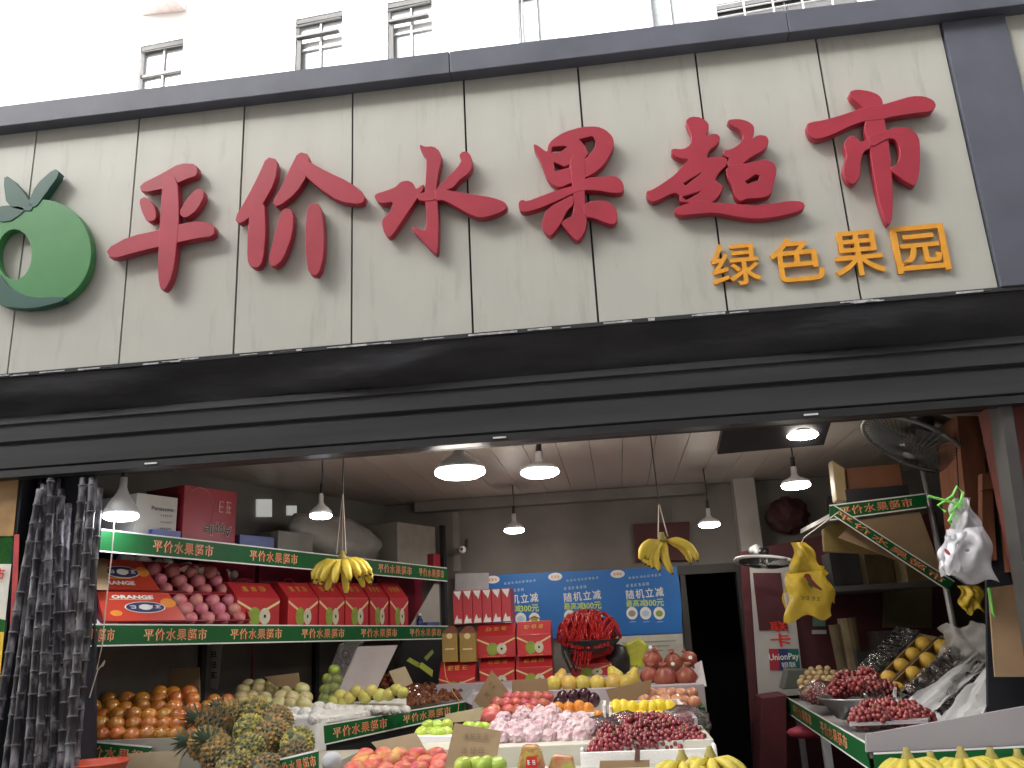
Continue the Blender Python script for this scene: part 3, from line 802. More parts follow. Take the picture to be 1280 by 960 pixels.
# white foam sleeves bundled behind
M_FOAM = mat('white_foam_net', (0.78, 0.78, 0.76), 0.7, var=.10, scale=30, bump=.6, bscale=70)
m = MB()
for i in range(26):
    c = RK(.35+.8*i/26, .30+rnd(-.02, .02), 2.085-.07*i/26+rnd(-.012, .012)); m.ball(c, rnd(.022, .036), 8, 5)
tag(m.build('foam_sleeves', M_FOAM, None, True), 'heap of white foam fruit sleeves behind the upper apple carton', 'foam sleeves', kind='stuff')
c = MB(); c.slab([RK(-.02, .05, 1.90), RK(.10, .05, 1.90), RK(.20, .22, 2.07), RK(.05, .25, 2.08)], RN*.01); tag(c.build('cardboard_flap', M_CARD), 'brown cardboard flap leaning at the end of the rack beside the sugarcane', 'cardboard')
c = MB(); c.slab([RK(-.03, .03, 1.735), RK(.16, .03, 1.735), RK(-.02, .2, 1.86), RK(-.12, .2, 1.86)], RN*.006); tag(c.build('white_board_offcut', M_WHITE), 'white board offcut wedged between the sugarcane and red carton', 'board')

# -- pear gift boxes (house-shaped top with a handle)
M_GBOX = mat('gift_box_red', (0.50, 0.028, 0.035), 0.4, var=.10, scale=3, coat=.25, orand=.10)
M_GBROWN = mat('gift_box_brown', (0.30, 0.20, 0.11), 0.7, var=.12)
M_PEARG = mat('pear_print_green', (0.26, 0.36, 0.05), .5, var=.15, scale=20); M_PEARW = mat('pear_print_cream', (.62, .60, .45), .5, var=.15, scale=20)
M_GOLD = mat('gold_print', (0.62, 0.36, 0.08), .45, var=.1)
def gift_box(p, ex, w, d, h, label, group, ridge=0.35, dark=False):
    ex = V(ex).normalized(); ey = V((-ex.y, ex.x, 0)); up = V((0, 0, 1))
    root = empty('gift_box', p, label, 'gift box', group)
    H = h*(1-ridge)
    b = MB(); p = V(p)
    f = [p, p+ex*w, p+ex*w+ey*d, p+ey*d]
    ft = [q+up*H for q in f]
    rt = [p+up*h+ey*d*.36+ex*w*.0, p+ex*w+up*h+ey*d*.36, p+ex*w+up*h+ey*d*.64, p+up*h+ey*d*.64]
    b.add(f+ft+rt, [(3, 2, 1, 0), (0, 1, 5, 4), (1, 2, 6, 5), (2, 3, 7, 6), (3, 0, 4, 7), (4, 5, 9, 8), (5, 6, 10, 9), (6, 7, 11, 10), (7, 4, 8, 11), (8, 9, 10, 11)])
    body = b.build('box_body', M_GBOX, root, bevel=.003)
    n = -ey
    # pale V-shaped bands and pear picture on the front
    for s in (-1, 1):
        c = p+ex*w*.5+up*H*.62
        a0 = c+ex*s*w*.18-up*H*.04; a1 = c+ex*s*w*.50+up*H*.22
        t = up*H*.085
        decal_poly([a0, a1, a1+t, a0+t] if s > 0 else [a1, a0, a0+t, a1+t], n, M_YEL if not dark else M_GBROWN, body)
    c = p+ex*w*.5+up*H*.40
    decal_ellipse(c-ex*w*.10, ex, up, w*.155, H*.30, M_PEARG, body); decal_ellipse(c+ex*w*.14, ex, up, w*.13, H*.27, M_PEARW, body, lift=.0022)
    decal_ellipse(c+ex*w*.14, ex, up, w*.03, H*.06, M_KPR, body, lift=.003)
    sl = (rt[0]-ft[0]).normalized(); nn = ex.cross(sl)
    if nn.dot(CAM-p) < 0: nn = -nn
    scribble(ft[0].lerp(rt[0], .55)+ex*w*.5, ex, sl, w*.62, (rt[0]-ft[0]).length*.36, 3, M_GOLD, body, seed=int(p.x*997), lift=.002)
    scribble(p+ex*w*.5+up*H*.06, ex, up, w*.5, H*.05, 8, M_YEL, body, seed=4, lift=.0015)
    hb = MB(); c = p+ey*d*.5+up*h
    hb.tube([c+ex*w*.32, c+ex*w*.36+up*.018, c+ex*w*.5+up*.028, c+ex*w*.64+up*.018, c+ex*w*.68], .004, 6); hb.build('handle', M_DRED, root)
    return root
za, zb = SH[1]
RPn = RN
def s_of(px, py, t=0.06):
    q = atpl(px, py, RK(0, t, 0), RN); return (q-RK0).dot(RD), q.z
gb = [(296, 350), (360, 398), (399, 431), (432, 461), (463, 486), (488, 511)]
lab = ['first red pear gift box on the rack next to the sloped cartons', 'second red pear gift box from the sloped cartons on the rack', 'third red pear gift box from the sloped cartons on the rack', 'red pear gift box, third from the far end of the rack row', 'red pear gift box, second from the far end of the rack row', 'last red pear gift box at the far end of the rack row']
for (a, b), L in zip(gb, lab):
    s0, _ = s_of(a, 770); s1, _ = s_of(b, 770)
    zz = zs(s0, za, zb)
    hz = s_of((a+b)/2, 729)[1]-zz
    gift_box(RK(s0, .06, zz-.02), RD, s1-s0-.006, .26, hz+.03, L, 'red pear gift boxes in a row on the rack')
# dark pink cartons behind, just under the upper strip
M_MAG = mat('magenta_carton', (0.30, 0.02, 0.055), .45, var=.12, scale=3)
for i, (a, b) in enumerate([(250, 322), (326, 392), (396, 470), (472, 552)]):
    s0, _ = s_of(a, 715, .33); s1, _ = s_of(b, 715, .33); z1 = s_of((a+b)/2, 700, .33)[1]
    lb = ['dark magenta carton behind the first gift box', 'dark magenta carton behind the second gift box', 'dark magenta carton behind the hanging bananas', 'dark magenta carton at the far end behind the gift boxes'][i]
    carton('flat_carton', RK(s0, .34, zs(s0, za, zb)-.02), RD, RN, s1-s0-.01, .14, z1-zs(s0, za, zb)+.06+rnd(-.015, .015), M_MAG, lb, 'carton')
# pale board at the far end
q0 = s_of(512, 780, .05)[0]
c = MB(); c.slab([RK(q0, .05, zb+.0), RK(RLEN-.04, .05, zb), RK(RLEN-.04, .05, 2.0), RK(RLEN-.10, .05, 2.0)], RN*.006); tag(c.build('pale_board', M_PLAST), 'pale triangular board closing the far end of the rack shelf', 'board')
# blue bottle and sundries by the pale board
bb = empty('blue_bottle', RK(q0+.10, .03, zb-.02), 'small dark blue bottle beside the last gift box on the rack', 'bottle')
m = MB(); m.lathe([(.022, 0), (.024, .005), (.024, .07), (.012, .09), (.010, .10)], 12); link('bottle_body', m.mesh('bottle_body', mat('dark_blue_glass', (.02, .03, .16), .2), True), bb)
m = MB(); m.lathe([(.012, .101), (.012, .118), (.004, .119)], 10); link('cap', m.mesh('cap', M_WPR, True), bb)
m = MB(); m.obox(RK(q0+.24, .03, zb+.012), RD*.08, RN*.03, V((0, 0, .022))); tag(m.build('blue_packet', mat('dull_blue_packet', (.06, .09, .22), .4), None, bevel=.006), 'low blue grey packet lying beside the blue bottle', 'packet')
# -- things on top of the rack
zt0, zt1 = SH[0]
def top_s(px, py, t): return s_of(px, py, t)
# white electrical carton
s0, _ = top_s(166, 655, .05); s1, _ = top_s(224, 655, .05)
M_WCARD = mat('white_carton', (0.52, 0.51, 0.47), .6, var=.06)
o = carton('white_carton', RK(s0+.02, .06, zs(s0, zt0, zt1)-.015), RD, RN, s1-s0-.03, .30, .235, M_WCARD, 'white electrical goods carton with black print on top of the rack', 'carton')
put_text(text_mesh('Panasonic', M_KPR), RK((s0+s1)/2+.04, .06, zs(s0, zt0, zt1)+.15), RD, (0, 0, 1), (s1-s0)*.5, .022, o, lift=.004)
for k in range(3): scribble(RK((s0+s1)/2+.06, .06, zs(s0, zt0, zt1)+.115-.035*k), RD, (0, 0, 1), (s1-s0)*.25, .010, 6, M_KPR, o, seed=k, lift=.004)
s0, _ = top_s(226, 660, .05); s1, z1 = top_s(296, 660, .05); z1 = top_s(260, 611, .05)[1]
o = carton('apple_carton', RK(s0+.01, .05, zs(s0, zt0, zt1)-.015), RD, RN, s1-s0-.02, .32, z1-zs(s0, zt0, zt1)+.02, M_DRED, 'dark red apple carton stored upside down on top of the rack', 'carton')
put_text(text_mesh('Apple', mat('faded_pale_print', (.50, .40, .36), .6), offset=.05), RK(s1-(s1-s0)*.35, .05, zs(s1, zt0, zt1)+.085), -RD, (0, 0, -1), (s1-s0)*.50, .080, o, lift=.0035)
put_text(text_mesh('Apple', M_KPR, offset=.012), RK(s1-(s1-s0)*.35, .05, zs(s1, zt0, zt1)+.085), -RD, (0, 0, -1), (s1-s0)*.48, .075, o, lift=.004)
scribble(RK(s1-(s1-s0)*.25, .05, zs(s1, zt0, zt1)+.215), -RD, (0, 0, -1), (s1-s0)*.30, .09, 2, mat('faded_pink_print', (.55, .25, .22), .6), o, seed=5, lift=.004)
# thin ring printed on the carton
rg = MB(); cc = RK(s0+(s1-s0)*.30, .048, zs(s0, zt0, zt1)+.17)
rg.tube([cc+RD*.10*math.cos(t*.3)+V((0, 0, .13*math.sin(t*.3))) for t in range(-4, 10)], .0015, 4); rg.build('print', mat('faded_pink_print', (.55, .25, .22), .6), o)
M_BLUE = mat('blue_plastic', (0.03, 0.06, 0.30), .35, var=.1)
s0, _ = top_s(198, 660, .01); c = MB(); c.obox(RK(s0+.05, .02, zs(s0, zt0, zt1)+.012), RD*.09, RN*.015, V((0, 0, .022))); tag(c.build('blue_packet', M_BLUE), 'small shiny blue packet at the foot of the white carton', 'packet')
s0, _ = top_s(300, 672, .05); s1, _ = top_s(343, 672, .05)
carton('blue_box', RK(s0, .05, zs(s0, zt0, zt1)-.015), RD, RN, s1-s0, .25, .085, mat('slate_blue_box', (0.10, 0.12, 0.26), .5), 'slate blue box lying on the rack top next to the apple carton', 'box')
s0, _ = top_s(346, 675, .05); s1, _ = top_s(390, 675, .05)
o = carton('grey_carton', RK(s0+.02, .06, zs(s0, zt0, zt1)-.015), RD, RN, s1-s0, .40, .14, mat('grey_card', (0.16, 0.155, 0.14), .7), 'grey carton with dark end on the rack top behind the bluish lamp', 'carton')
s0, _ = top_s(395, 680, .10); 
m = MB()
M_SACK = mat('pale_plastic_sack', (0.24, 0.23, 0.215), .5, var=.15, scale=5, bump=.7, bscale=6)
b0 = RK(s0, .20, zs(s0, zt0, zt1)); vs = []; NU, NV = 18, 10
for j in range(NV):
    for i in range(NU):
        a = 2*math.pi*i/NU; t = j/(NV-1)
        r = (0.5+.5*math.sin(math.pi*(t*.85+.1)))*(1+.13*math.sin(3*a+4*t)+rnd(-.05, .05))
        vs.append(b0+RD*(.36+.46*r*math.cos(a)-.18*t)+RN*.16*r*math.sin(a)+V((0, 0, -.02+.30*t)))
m.add(vs, [(j*NU+i, j*NU+(i+1) % NU, (j+1)*NU+(i+1) % NU, (j+1)*NU+i) for j in range(NV-1) for i in range(NU)]+[tuple(range(NU))[::-1], tuple((NV-1)*NU+i for i in range(NU))])
tag(m.build('plastic_sack', M_SACK, None, True), 'bulging pale plastic sack on the rack top above the bananas', 'sack')
s0, _ = top_s(497, 700, .08); s1, _ = top_s(545, 706, .08)
carton('storage_carton', RK(s0, .08, zs(s0, zt0, zt1)-.015), RD, RN, s1-s0, .35, .33, mat('old_grey_card', (0.22, 0.205, 0.175), .8), 'tall grey brown carton at the far end of the rack top', 'carton')
s0, _ = top_s(541, 700, .03); carton('red_tin', RK(s0, .02, zs(s0, zt0, zt1)-.015), RD, RN, .09, .09, .12, M_DRED, 'small red box at the far end of the rack top', 'box')
# lit window slot high on the left wall
for (a, b, c1, d) in ((321, 624, 340, 646), (359, 632, 371, 644)):
    m = MB(); P = RK(0, .60, 0)
    m.slab([atpl(a, d, P, RN), atpl(c1, d, P, RN), atpl(c1, b, P, RN), atpl(a, b, P, RN)], RN*.01)
    tag(m.build('high_window', lamp_em('daylight_window', (.75, .78, .72), .10)), 'small bright window high in the left wall above the slate blue box' if a == 321 else 'tiny bright window high in the left wall above the grey carton', 'window')
# ------------------------------------------------------------------ sugarcane
M_CANE = mat('sugarcane_rind', (0.010, 0.008, 0.013), .5, col2=(0.29, 0.28, 0.31), scale=26, stretch=(1, 1, .4), mixpow=(.48, .74), orand=.25, spec=.4, detail=6)
M_CNODE = mat('sugarcane_node', (0.10, 0.095, 0.10), .6, var=.3, scale=30)
canes = [(8, 36, 672, .02), (30, 46, 664, .08), (42, 52, 700, .16), (52, 60, 640, .05), (69, 75, 672, .12), (78, 84, 690, .2), (85, 97, 650, .10), (96, 108, 630, .05), (104, 117, 668, .14), (60, 68, 640, .24), (20, 42, 650, .26)]
for i, (xa, xb, yt, Y) in enumerate(canes):
    Y = Y-.06; yt = max(598, yt-60)
    d = (xb-xa)/160.0
    P1 = at(xb+d*(690-yt), yt, Y+.10); P0 = at(xa, 850, Y)
    dr = (P1-P0); z0 = P0+dr*((0.0-P0.z)/dr.z)        # down to the pavement
    z0.z = 0.0
    L = (P1-z0).length; u = (P1-z0).normalized()
    root = empty('sugarcane', z0, 'dark purple sugarcane stalk standing in the bundle at the shop corner', 'sugarcane', 'sugarcane stalks at the shop corner')
    R = rnd(.016, .020); pts = []; rs = []; t = 0.0; nodes = []
    while t < L:
        seg = rnd(.075, .13)
        for f, k in ((0, 1.12), (.08, 1.0), (.5, .94), (.92, 1.0)):
            q = min(L, t+seg*f); pts.append(u*q+V((.004*math.sin(q*3+i), .004*math.cos(q*2+i), 0))); rs.append(R*k)
        nodes.append(t+seg); t += seg
    m = MB(); m.tube(pts, rs, 8); m.build('stalk', M_CANE, root, True, world=False)
    for t in nodes:
        if 0.85 < t < L-.01:
            m = MB(); c = u*t+V((.004*math.sin(t*3+i), .004*math.cos(t*2+i), 0))
            m.tube([c-u*.006, c-u*.002, c+u*.003], [R*1.02, R*1.20, R*1.08], 8, cap=True); m.build('node_ring', M_CNODE, root, True, world=False)
# dark canvas behind the canes and the printed fruit banner at the edge
m = MB(); m.slab([at(-40, 1400, .30), at(118, 1400, .30), at(118, 575, .30), at(-40, 575, .30)], (0, .02, 0)); tag(m.build('dark_canvas', mat('dark_canvas', (.012, .012, .018), .8)), 'dark canvas hanging behind the sugarcane bundle', 'canvas')
bn = empty('fruit_banner', at(0, 900, -.02), 'fruit banner printed orange, green and yellow at the edge behind the sugarcane', 'banner')
def pq(name, pts, Y, m, parent, t=.006):
    b = MB(); b.slab([at(x, y, Y) for x, y in pts], (0, t, 0)); return b.build(name, m, parent)
pq('printed_sheet', [(-60, 980), (-12, 980), (24, 590), (-60, 590)], .20, mat('banner_green', (.03, .30, .03), .5, var=.3), bn)
pq('print', [(-60, 670), (16.5, 670), (24, 592), (-60, 592)], .195, mat('banner_brown', (.32, .18, .06), .5, var=.3), bn, .003)
pq('print', [(-60, 760), (6.5, 775), (14, 705), (-60, 705)], .194, mat('banner_white', (.7, .68, .6), .5, var=.1), bn, .003)
pq('print', [(-60, 900), (-5, 900), (5, 790), (-60, 790)], .193, mat('banner_yellow', (.75, .50, .04), .5, var=.2), bn, .003)
pq('print', [(12, 790), (20, 790), (24, 668), (18, 668)], .192, mat('banner_red', (.45, .05, .05), .5, var=.3), bn, .003)
put_text(text_mesh('市', M_RPR, offset=.02), at(0, 718, .19), (1, 0, 0), (0, 0, 1), .05, .06, bn)
# string hanging from the cone lamp
c = MB(); pts = [at(143, 652, .25), at(139, 700, .24), at(132, 760, .22), at(128, 805, .2), at(121, 837, .2), at(129, 832, .2), at(131, 826, .2), at(122, 838, .2), at(112, 872, .22)]
c.tube(pts, .003, 5); tag(c.build('pull_string', mat('string_pale', (.6, .52, .45), .8)), 'pale knotted string hanging below the cone lamp', 'string')

# ------------------------------------------------------------------ fruit kinds
def crumple(name, R, m, seed):
    rg = random.Random(seed); bm = bmesh.new(); bmesh.ops.create_icosphere(bm, subdivisions=3, radius=R)
    for v in bm.verts: v.co *= 1+rg.uniform(-.13, .10)
    me = bpy.data.meshes.new(name); bm.to_mesh(me); bm.free(); me.materials.append(m); return me
def sphere_mesh(name, R, m, n=12, k=8, sc=(1, 1, 1)):
    b = MB(); b.ball((0, 0, 0), R, n, k, sc); return b.mesh(name, m, True)
M_TANG = mat('tangerine_skin', (0.60, 0.17, 0.028), .22, col2=(0.66, 0.30, 0.06), scale=20, orand=.18, hrand=.02, coat=1.0, bump=.12, bscale=90)
ME_TANG = sphere_mesh('tangerine', .045, M_TANG, sc=(1, 1, .9))
M_PEAR = mat('pear_skin', (0.62, 0.42, 0.06), .4, col2=(.64, .50, .14), scale=18, orand=.12, hrand=.02)
M_YAP = mat('yellow_apple_skin', (0.56, 0.50, 0.10), .35, col2=(.62, .58, .20), scale=10, orand=.1, hrand=.02)
M_GAP = mat('green_apple_skin', (0.34, 0.47, 0.045), .3, col2=(.45, .55, .10), scale=12, orand=.1, hrand=.02)
M_PEACH = mat('peach_skin', (0.50, 0.08, 0.07), .5, col2=(.64, .36, .10), scale=11, mixpow=(.42, .6), orand=.12, hrand=.02)
M_APK = mat('red_apple_skin', (0.46, 0.04, 0.07), .35, col2=(.62, .24, .16), scale=9, orand=.14, hrand=.02)
M_PLUM = mat('plum_skin', (0.045, 0.008, 0.022), .25, var=.4, scale=10, coat=.3)
M_POM = mat('pomegranate_skin', (0.30, 0.045, 0.05), .4, col2=(.38, .14, .07), scale=12, orand=.15)
M_PALE = mat('blush_apple_skin', (0.60, 0.22, 0.15), .35, col2=(.66, .40, .22), scale=12, orand=.12, coat=.4)
ME_YAP = apple_mesh('yellow_apple', .043, M_YAP); ME_GAP = apple_mesh('green_apple', .040, M_GAP); ME_PEACH = apple_mesh('peach', .044, M_PEACH)
ME_APK = apple_mesh('red_apple', .042, M_APK); ME_PALE = apple_mesh('blush_apple', .042, M_PALE)
ME_PLUM = sphere_mesh('plum', .038, M_PLUM, sc=(1, 1, 1.1)); 
def pear_mesh(name, R, m):
    b = MB(); b.lathe([(R*.15, -R*1.0), (R*.7, -R*.86), (R, -R*.3), (R*.92, R*.25), (R*.62, R*.8), (R*.45, R*1.15), (R*.28, R*1.35), (R*.06, R*1.38)], 12); b.cur = 1
    b.tube([(0, 0, R*1.36), (R*.1, 0, R*1.75)], R*.05, 5); return b.mesh(name, [m, mat('fruit_stem', (.08, .05, .02), .8)], True)
ME_PEAR = pear_mesh('pear', .042, M_PEAR)
def pom_mesh(name, R, m):
    b = MB(); b.lathe([(R*.1, -R*.95), (R*.6, -R*.8), (R, -R*.1), (R*.93, R*.35), (R*.55, R*.8), (R*.22, R*.95), (R*.20, R*1.08), (R*.34, R*1.3), (R*.22, R*1.28), (R*.12, R*1.05)], 12); return b.mesh(name, m, True)
ME_POM = pom_mesh('pomegranate', .062, M_POM)

def rows(name, me, spec, label, cat, group, Rm, jit=2.0, rot=None):
    """spec rows: (py, px0, px1, count, Y)"""
    k = 0
    for (py, x0, x1, n, Y) in spec:
        for i in range(n):
            px = x0+(x1-x0)*(i+.5)/n
            p = at(px+rnd(-jit, jit), py+rnd(-jit, jit)*.6, Y+rnd(-.03, .03))
            put(name, me, p, label, cat, group, s=rnd(.92, 1.08)*Rm, rot=rot() if rot else None); k += 1
    return k

def bed(parent, front, back, drop, m, depth=.10):
    """sloping board under a heap: front / back = (px0, px1, py, Y) of the lowest and highest row centres"""
    (a, b, y, Y), (c, d, y2, Y2) = front, back
    P = [at(a, y, Y-.03), at(b, y, Y-.03), at(d, y2, Y2+.05), at(c, y2, Y2+.05)]
    k = MB(); k.slab([p-V((0, 0, drop)) for p in P], (0, 0, -depth)); return k.build('sloping_bed', m, parent)

# ------------------------------------------------------------------ left tangerine tier
def boxed(name, x0, x1, y0, y1, z0, z1, m, parent=None, bevel=0.0):
    b = MB(); b.box((x0, y0, z0), (x1, y1, z1)); return b.build(name, m, parent, bevel=bevel)
M_BIN = mat('pale_bin_board', (0.36, 0.34, 0.28), .6, var=.08)
A = at(96, 925, .42); B = at(254, 930, .42)
tier = empty('fruit_bin', ((A.x+B.x)/2, .8, .1), 'pale board bin with green strip holding the tangerines', 'bin')
boxed('bin_base', A.x-.25, B.x, .425, 1.25, .1, A.z-.09, M_BIN, tier)
boxed('front_board', A.x-.25, B.x, .40, .422, .1, A.z-.005, M_BIN, tier)
boxed('side_board', B.x-.015, B.x+.006, .424, 1.25, A.z-.088, A.z+.03, M_BIN, tier)
boxed('back_board', A.x-.25, B.x+.15, 1.25, 1.265, .1, A.z+.05, M_BIN, tier)
ribbon(at(90, 925, .39), at(190, 934, .39), at(172, 959, .39), at(90, 948, .39), tier, [(.62, .95)])
n0 = rows('tangerine', ME_TANG, [(918, 100, 250, 8, .48), (906, 96, 254, 8, .58), (895, 100, 252, 8, .68), (884, 108, 250, 7, .80), (875, 128, 248, 6, .92), (868, 190, 246, 3, 1.0)], 'shiny orange tangerine heaped in the pale bin by the sugarcane', 'tangerine', 'tangerines heaped in the bin', .98, 2.5)
bed(tier, (100, 250, 918, .48), (110, 248, 870, 1.0), .05, M_BIN)
rows('tangerine', ME_TANG, [(884, 252, 292, 3, 1.0), (876, 262, 290, 2, 1.1)], 'orange tangerine beyond the bin next to the pears', 'tangerine', 'tangerines next to the pears', .9, 1.5)
c = MB(); c.slab([at(158, 878, 1.3), at(250, 876, 1.3), at(249, 834, 1.32), at(160, 838, 1.32)], (0, .008, 0)); tag(c.build('cardboard_sheet', M_CARD), 'large plain cardboard sheet standing behind the tangerines', 'cardboard')
# bags and sundries on the wall behind
for (pts, Y, mm, nm, lb) in (([(128, 826), (166, 826), (162, 806), (131, 808)], 1.15, mat('bag_yellow', (.55, .38, .05), .4, var=.2), 'yellow_bag', 'crumpled yellow bag in the dim space above the tangerines'),
    ([(186, 824), (200, 826), (200, 808), (185, 808)], 1.3, M_BLUE, 'blue_bag', 'small blue bag hanging in the dim space behind the rack'),
    ([(256, 858), (272, 862), (278, 806), (262, 806)], 1.6, M_PLAST, 'wall_notice', 'narrow pale notice with dark characters behind the rack'),
    ([(280, 850), (316, 850), (316, 806), (280, 806)], 1.9, M_DRED, 'maroon_backdrop', 'dark red backdrop in the dim space under the middle shelf')):
    b = MB(); b.slab([at(x, y, Y) for x, y in pts], (0, .05 if 'bag' in nm else .006, .01)); o = tag(b.build(nm, mm, None, bevel=.008 if 'bag' in nm else 0), lb, nm.split('_')[-1])
    if nm == 'wall_notice': [scribble(at(267, 818+13*k, 1.59), (1, 0, 0), (0, 0, 1), .055, .045, 1, M_KPR, o, seed=k) for k in range(3)]
# orange plastic basin
bs = MB(); pc = at(118, 958, .12); mt = Matrix.Translation(pc+V((0, 0, -.13)))
bs.lathe([(.05, 0), (.10, .005), (.135, .14), (.145, .145), (.14, .15), (.128, .142), (.095, .015), (.02, .012)], 24, mt)
tag(bs.build('plastic_basin', mat('orange_red_plastic', (.65, .10, .05), .35, var=.06), None, True), 'orange red plastic basin below the tangerine bin', 'basin')
def price_card(pts, Y, m, label, lines=(), dy=0.02):
    Ys = Y if hasattr(Y, '__len__') else [Y]*4
    P = [at(x, y, yy) for (x, y), yy in zip(pts, Ys)]
    b = MB(); b.slab(P, (0, .006, 0)); o = tag(b.build('price_card', m), label, 'price card')
    ex = (P[1]-P[0]).normalized(); ey = (P[3]-P[0])
    for k, t in enumerate(lines):
        f = .70-.30*k; c = P[0].lerp(P[1], .5)+ey*f
        scribble(c, ex, ey, (P[1]-P[0]).length*.55, ey.length*.15, t, mat('faded_ink', (.21, .145, .085), .8), o, seed=k+t, lift=.0015, thick=.10)
    return o
price_card([(152, 962), (222, 966), (228, 938), (160, 942)], .30, M_CARDP, 'blank pale price card below the tangerine bin')
price_card([(345, 858), (376, 862), (373, 841), (330, 846)], 1.45, M_CARD, 'small brown price card standing among the yellow pears')

# ------------------------------------------------------------------ pineapples
M_PINE = mat('pineapple_rind', (0.075, 0.09, 0.045), .65, col2=(0.40, 0.27, 0.07), scale=34, orand=.4, hrand=.03, mixpow=(.4, .62))
M_PLEAF = mat('pineapple_leaf', (0.055, 0.10, 0.06), .5, col2=(.10, .15, .10), scale=10, orand=.2)
def pine_mesh():
    b = MB(); R, H = .062, .15; NU, NV = 14, 12; vs = []
    for j in range(NV+1):
        t = j/NV; z = -H/2+H*t; r0 = R*math.sqrt(max(.02, 1-(abs(2*t-1))**2.6))
        for i in range(NU):
            a = 2*math.pi*(i+.5*(j % 2))/NU
            vs.append((r0*math.cos(a), r0*math.sin(a), z))
    fs = []
    for j in range(NV):
        for i in range(NU):
            a = j*NU+i; b2 = j*NU+(i+1) % NU; c = (j+1)*NU+(i+(1 if j % 2 else 0)) % NU; d = (j+1)*NU+(i+(1 if j % 2 else 0)+1) % NU
            c0 = (j+1)*NU+i; c1 = (j+1)*NU+(i+1) % NU
            fs.append((a, b2, c1, c0))
    b.add(vs, fs+[tuple(range(NU))[::-1], tuple(NV*NU+i for i in range(NU))])
    k = len(b.f)
    # raised eyes
    for j in range(1, NV):
        t = j/NV; z = -H/2+H*t; r0 = R*math.sqrt(max(.02, 1-(abs(2*t-1))**2.6))
        for i in range(NU):
            a = 2*math.pi*(i+.5*(j % 2))/NU; c = V((r0*math.cos(a), r0*math.sin(a), z)); n = V((math.cos(a), math.sin(a), (2*t-1)*.8)).normalized()
            tx = V((-math.sin(a), math.cos(a), 0)); ty = n.cross(tx); e = .010
            b.add([c+tx*e, c+ty*e*.75, c-tx*e, c-ty*e*.75, c+n*.009], [(0, 1, 4), (1, 2, 4), (2, 3, 4), (3, 0, 4)])
    return b.mesh('pineapple_body', M_PINE, False)
def crown_mesh():
    b = MB(); H = .15
    for i in range(34):
        a = i*2.399; lev = i/34; L = .045+.045*(1-abs(lev-.5)); til = 1.1-lev*1.0
        d = V((math.cos(a)*math.sin(til), math.sin(a)*math.sin(til), math.cos(til))); s = V((-math.sin(a), math.cos(a), 0))*.008
        base = V((math.cos(a)*.016, math.sin(a)*.016, H/2-.012+lev*.03)); mid = base+d*L*.55; tip = base+d*L+V((math.cos(a), math.sin(a), -.3))*.02
        nn = s.cross(d).normalized()*.003
        b.add([base-s, base+s, mid+s*.8+nn, mid-s*.8+nn, tip], [(0, 1, 2, 3), (3, 2, 4)])
    return b.mesh('pineapple_crown', M_PLEAF, False)
ME_PB, ME_PC = pine_mesh(), crown_mesh()
pines = [(268, 905, .62, 'L'), (292, 893, .74, 'L'), (318, 892, .76, 'F'), (346, 901, .66, 'F'), (260, 930, .36, 'L'), (312, 914, .50, 'F'), (340, 920, .48, 'F'), (372, 930, .42, 'F'), (276, 944, .2, 'L'), (310, 940, .24, 'F'), (368, 948, .26, 'F'), (296, 962, .1, 'F'), (332, 966, .1, 'F')]
for (x, y, Y, k) in pines:
    p = at(x, y, Y-.12)
    root = empty('pineapple', p, 'spiky green brown pineapple heaped between the tangerines and white foam', 'pineapple', 'pineapples heaped in front of the rack')
    if k == 'L': root.rotation_euler = (rnd(-.4, .2), rnd(-1.5, -.9), rnd(-.3, .3))
    elif k == 'U': root.rotation_euler = (rnd(.2, .7), rnd(-.5, .4), rnd(0, 6))
    else: root.rotation_euler = (rnd(-1.9, -1.2), rnd(-.5, .5), rnd(-.5, .5))
    sc = rnd(1.04, 1.18); root.scale = (sc,)*3
    link('fruit_body', ME_PB, root); link('leaf_crown', ME_PC, root, (0, 0, .035) if k == 'F' else (0, 0, .02), None, .5 if k == 'F' else .75)
pt = empty('pineapple_bin', (at(320, 940, .2).x, .3, .1), 'low bin with green strip under the heap of pineapples', 'bin')
a = at(248, 958, .0); b = at(398, 958, .0)
boxed('bin_body', a.x, b.x-.03, .0, .75, .1, a.z-.045, M_BIN, pt)
bed(pt, (262, 380, 955, .06), (280, 372, 893, .64), .075, M_BIN, .16)
ribbon(at(335, 953, -.02), at(398, 938, -.02), at(398, 962, -.02), at(335, 978, -.02), pt, [(.55, .8)])
m = MB(); m.slab([at(228, 978, -.03), at(340, 978, -.03), at(338, 956, -.03), at(236, 962, -.03)], (0, .02, 0)); m.build('maroon_edge', M_DRED, pt)

# ------------------------------------------------------------------ pear tier with white foam
lowL = at(398, 918, 1.0); lowR = at(582, 886, 1.75)
ptier = empty('pear_shelf', (at(480, 900, 1.5).x, 1.6, .1), 'lower shelf with green lettered strip carrying pears and dates', 'shelf')
TLp, TRp, BRp, BLp = at(395, 908, 1.0), at(581, 877, 1.8), at(581, 892, 1.8), at(395, 933, 1.0)
ribbon(TLp, TRp, BRp, BLp, ptier, [(.27, .34), (.72, .34)])
b = MB(); 
zt = min(TLp.z, TRp.z)
b.hexa([TLp+V((0, .02, -.07)), TRp+V((0, .02, -.07)), V((TRp.x, 3.0, TRp.z-.07)), V((TLp.x-.75, 2.4, TLp.z-.07)), TLp+V((0, .02, -.015)), TRp+V((0, .02, -.015)), V((TRp.x, 3.0, TRp.z-.015)), V((TLp.x-.75, 2.4, TLp.z-.015))]); b.build('shelf_board', M_BIN, ptier)
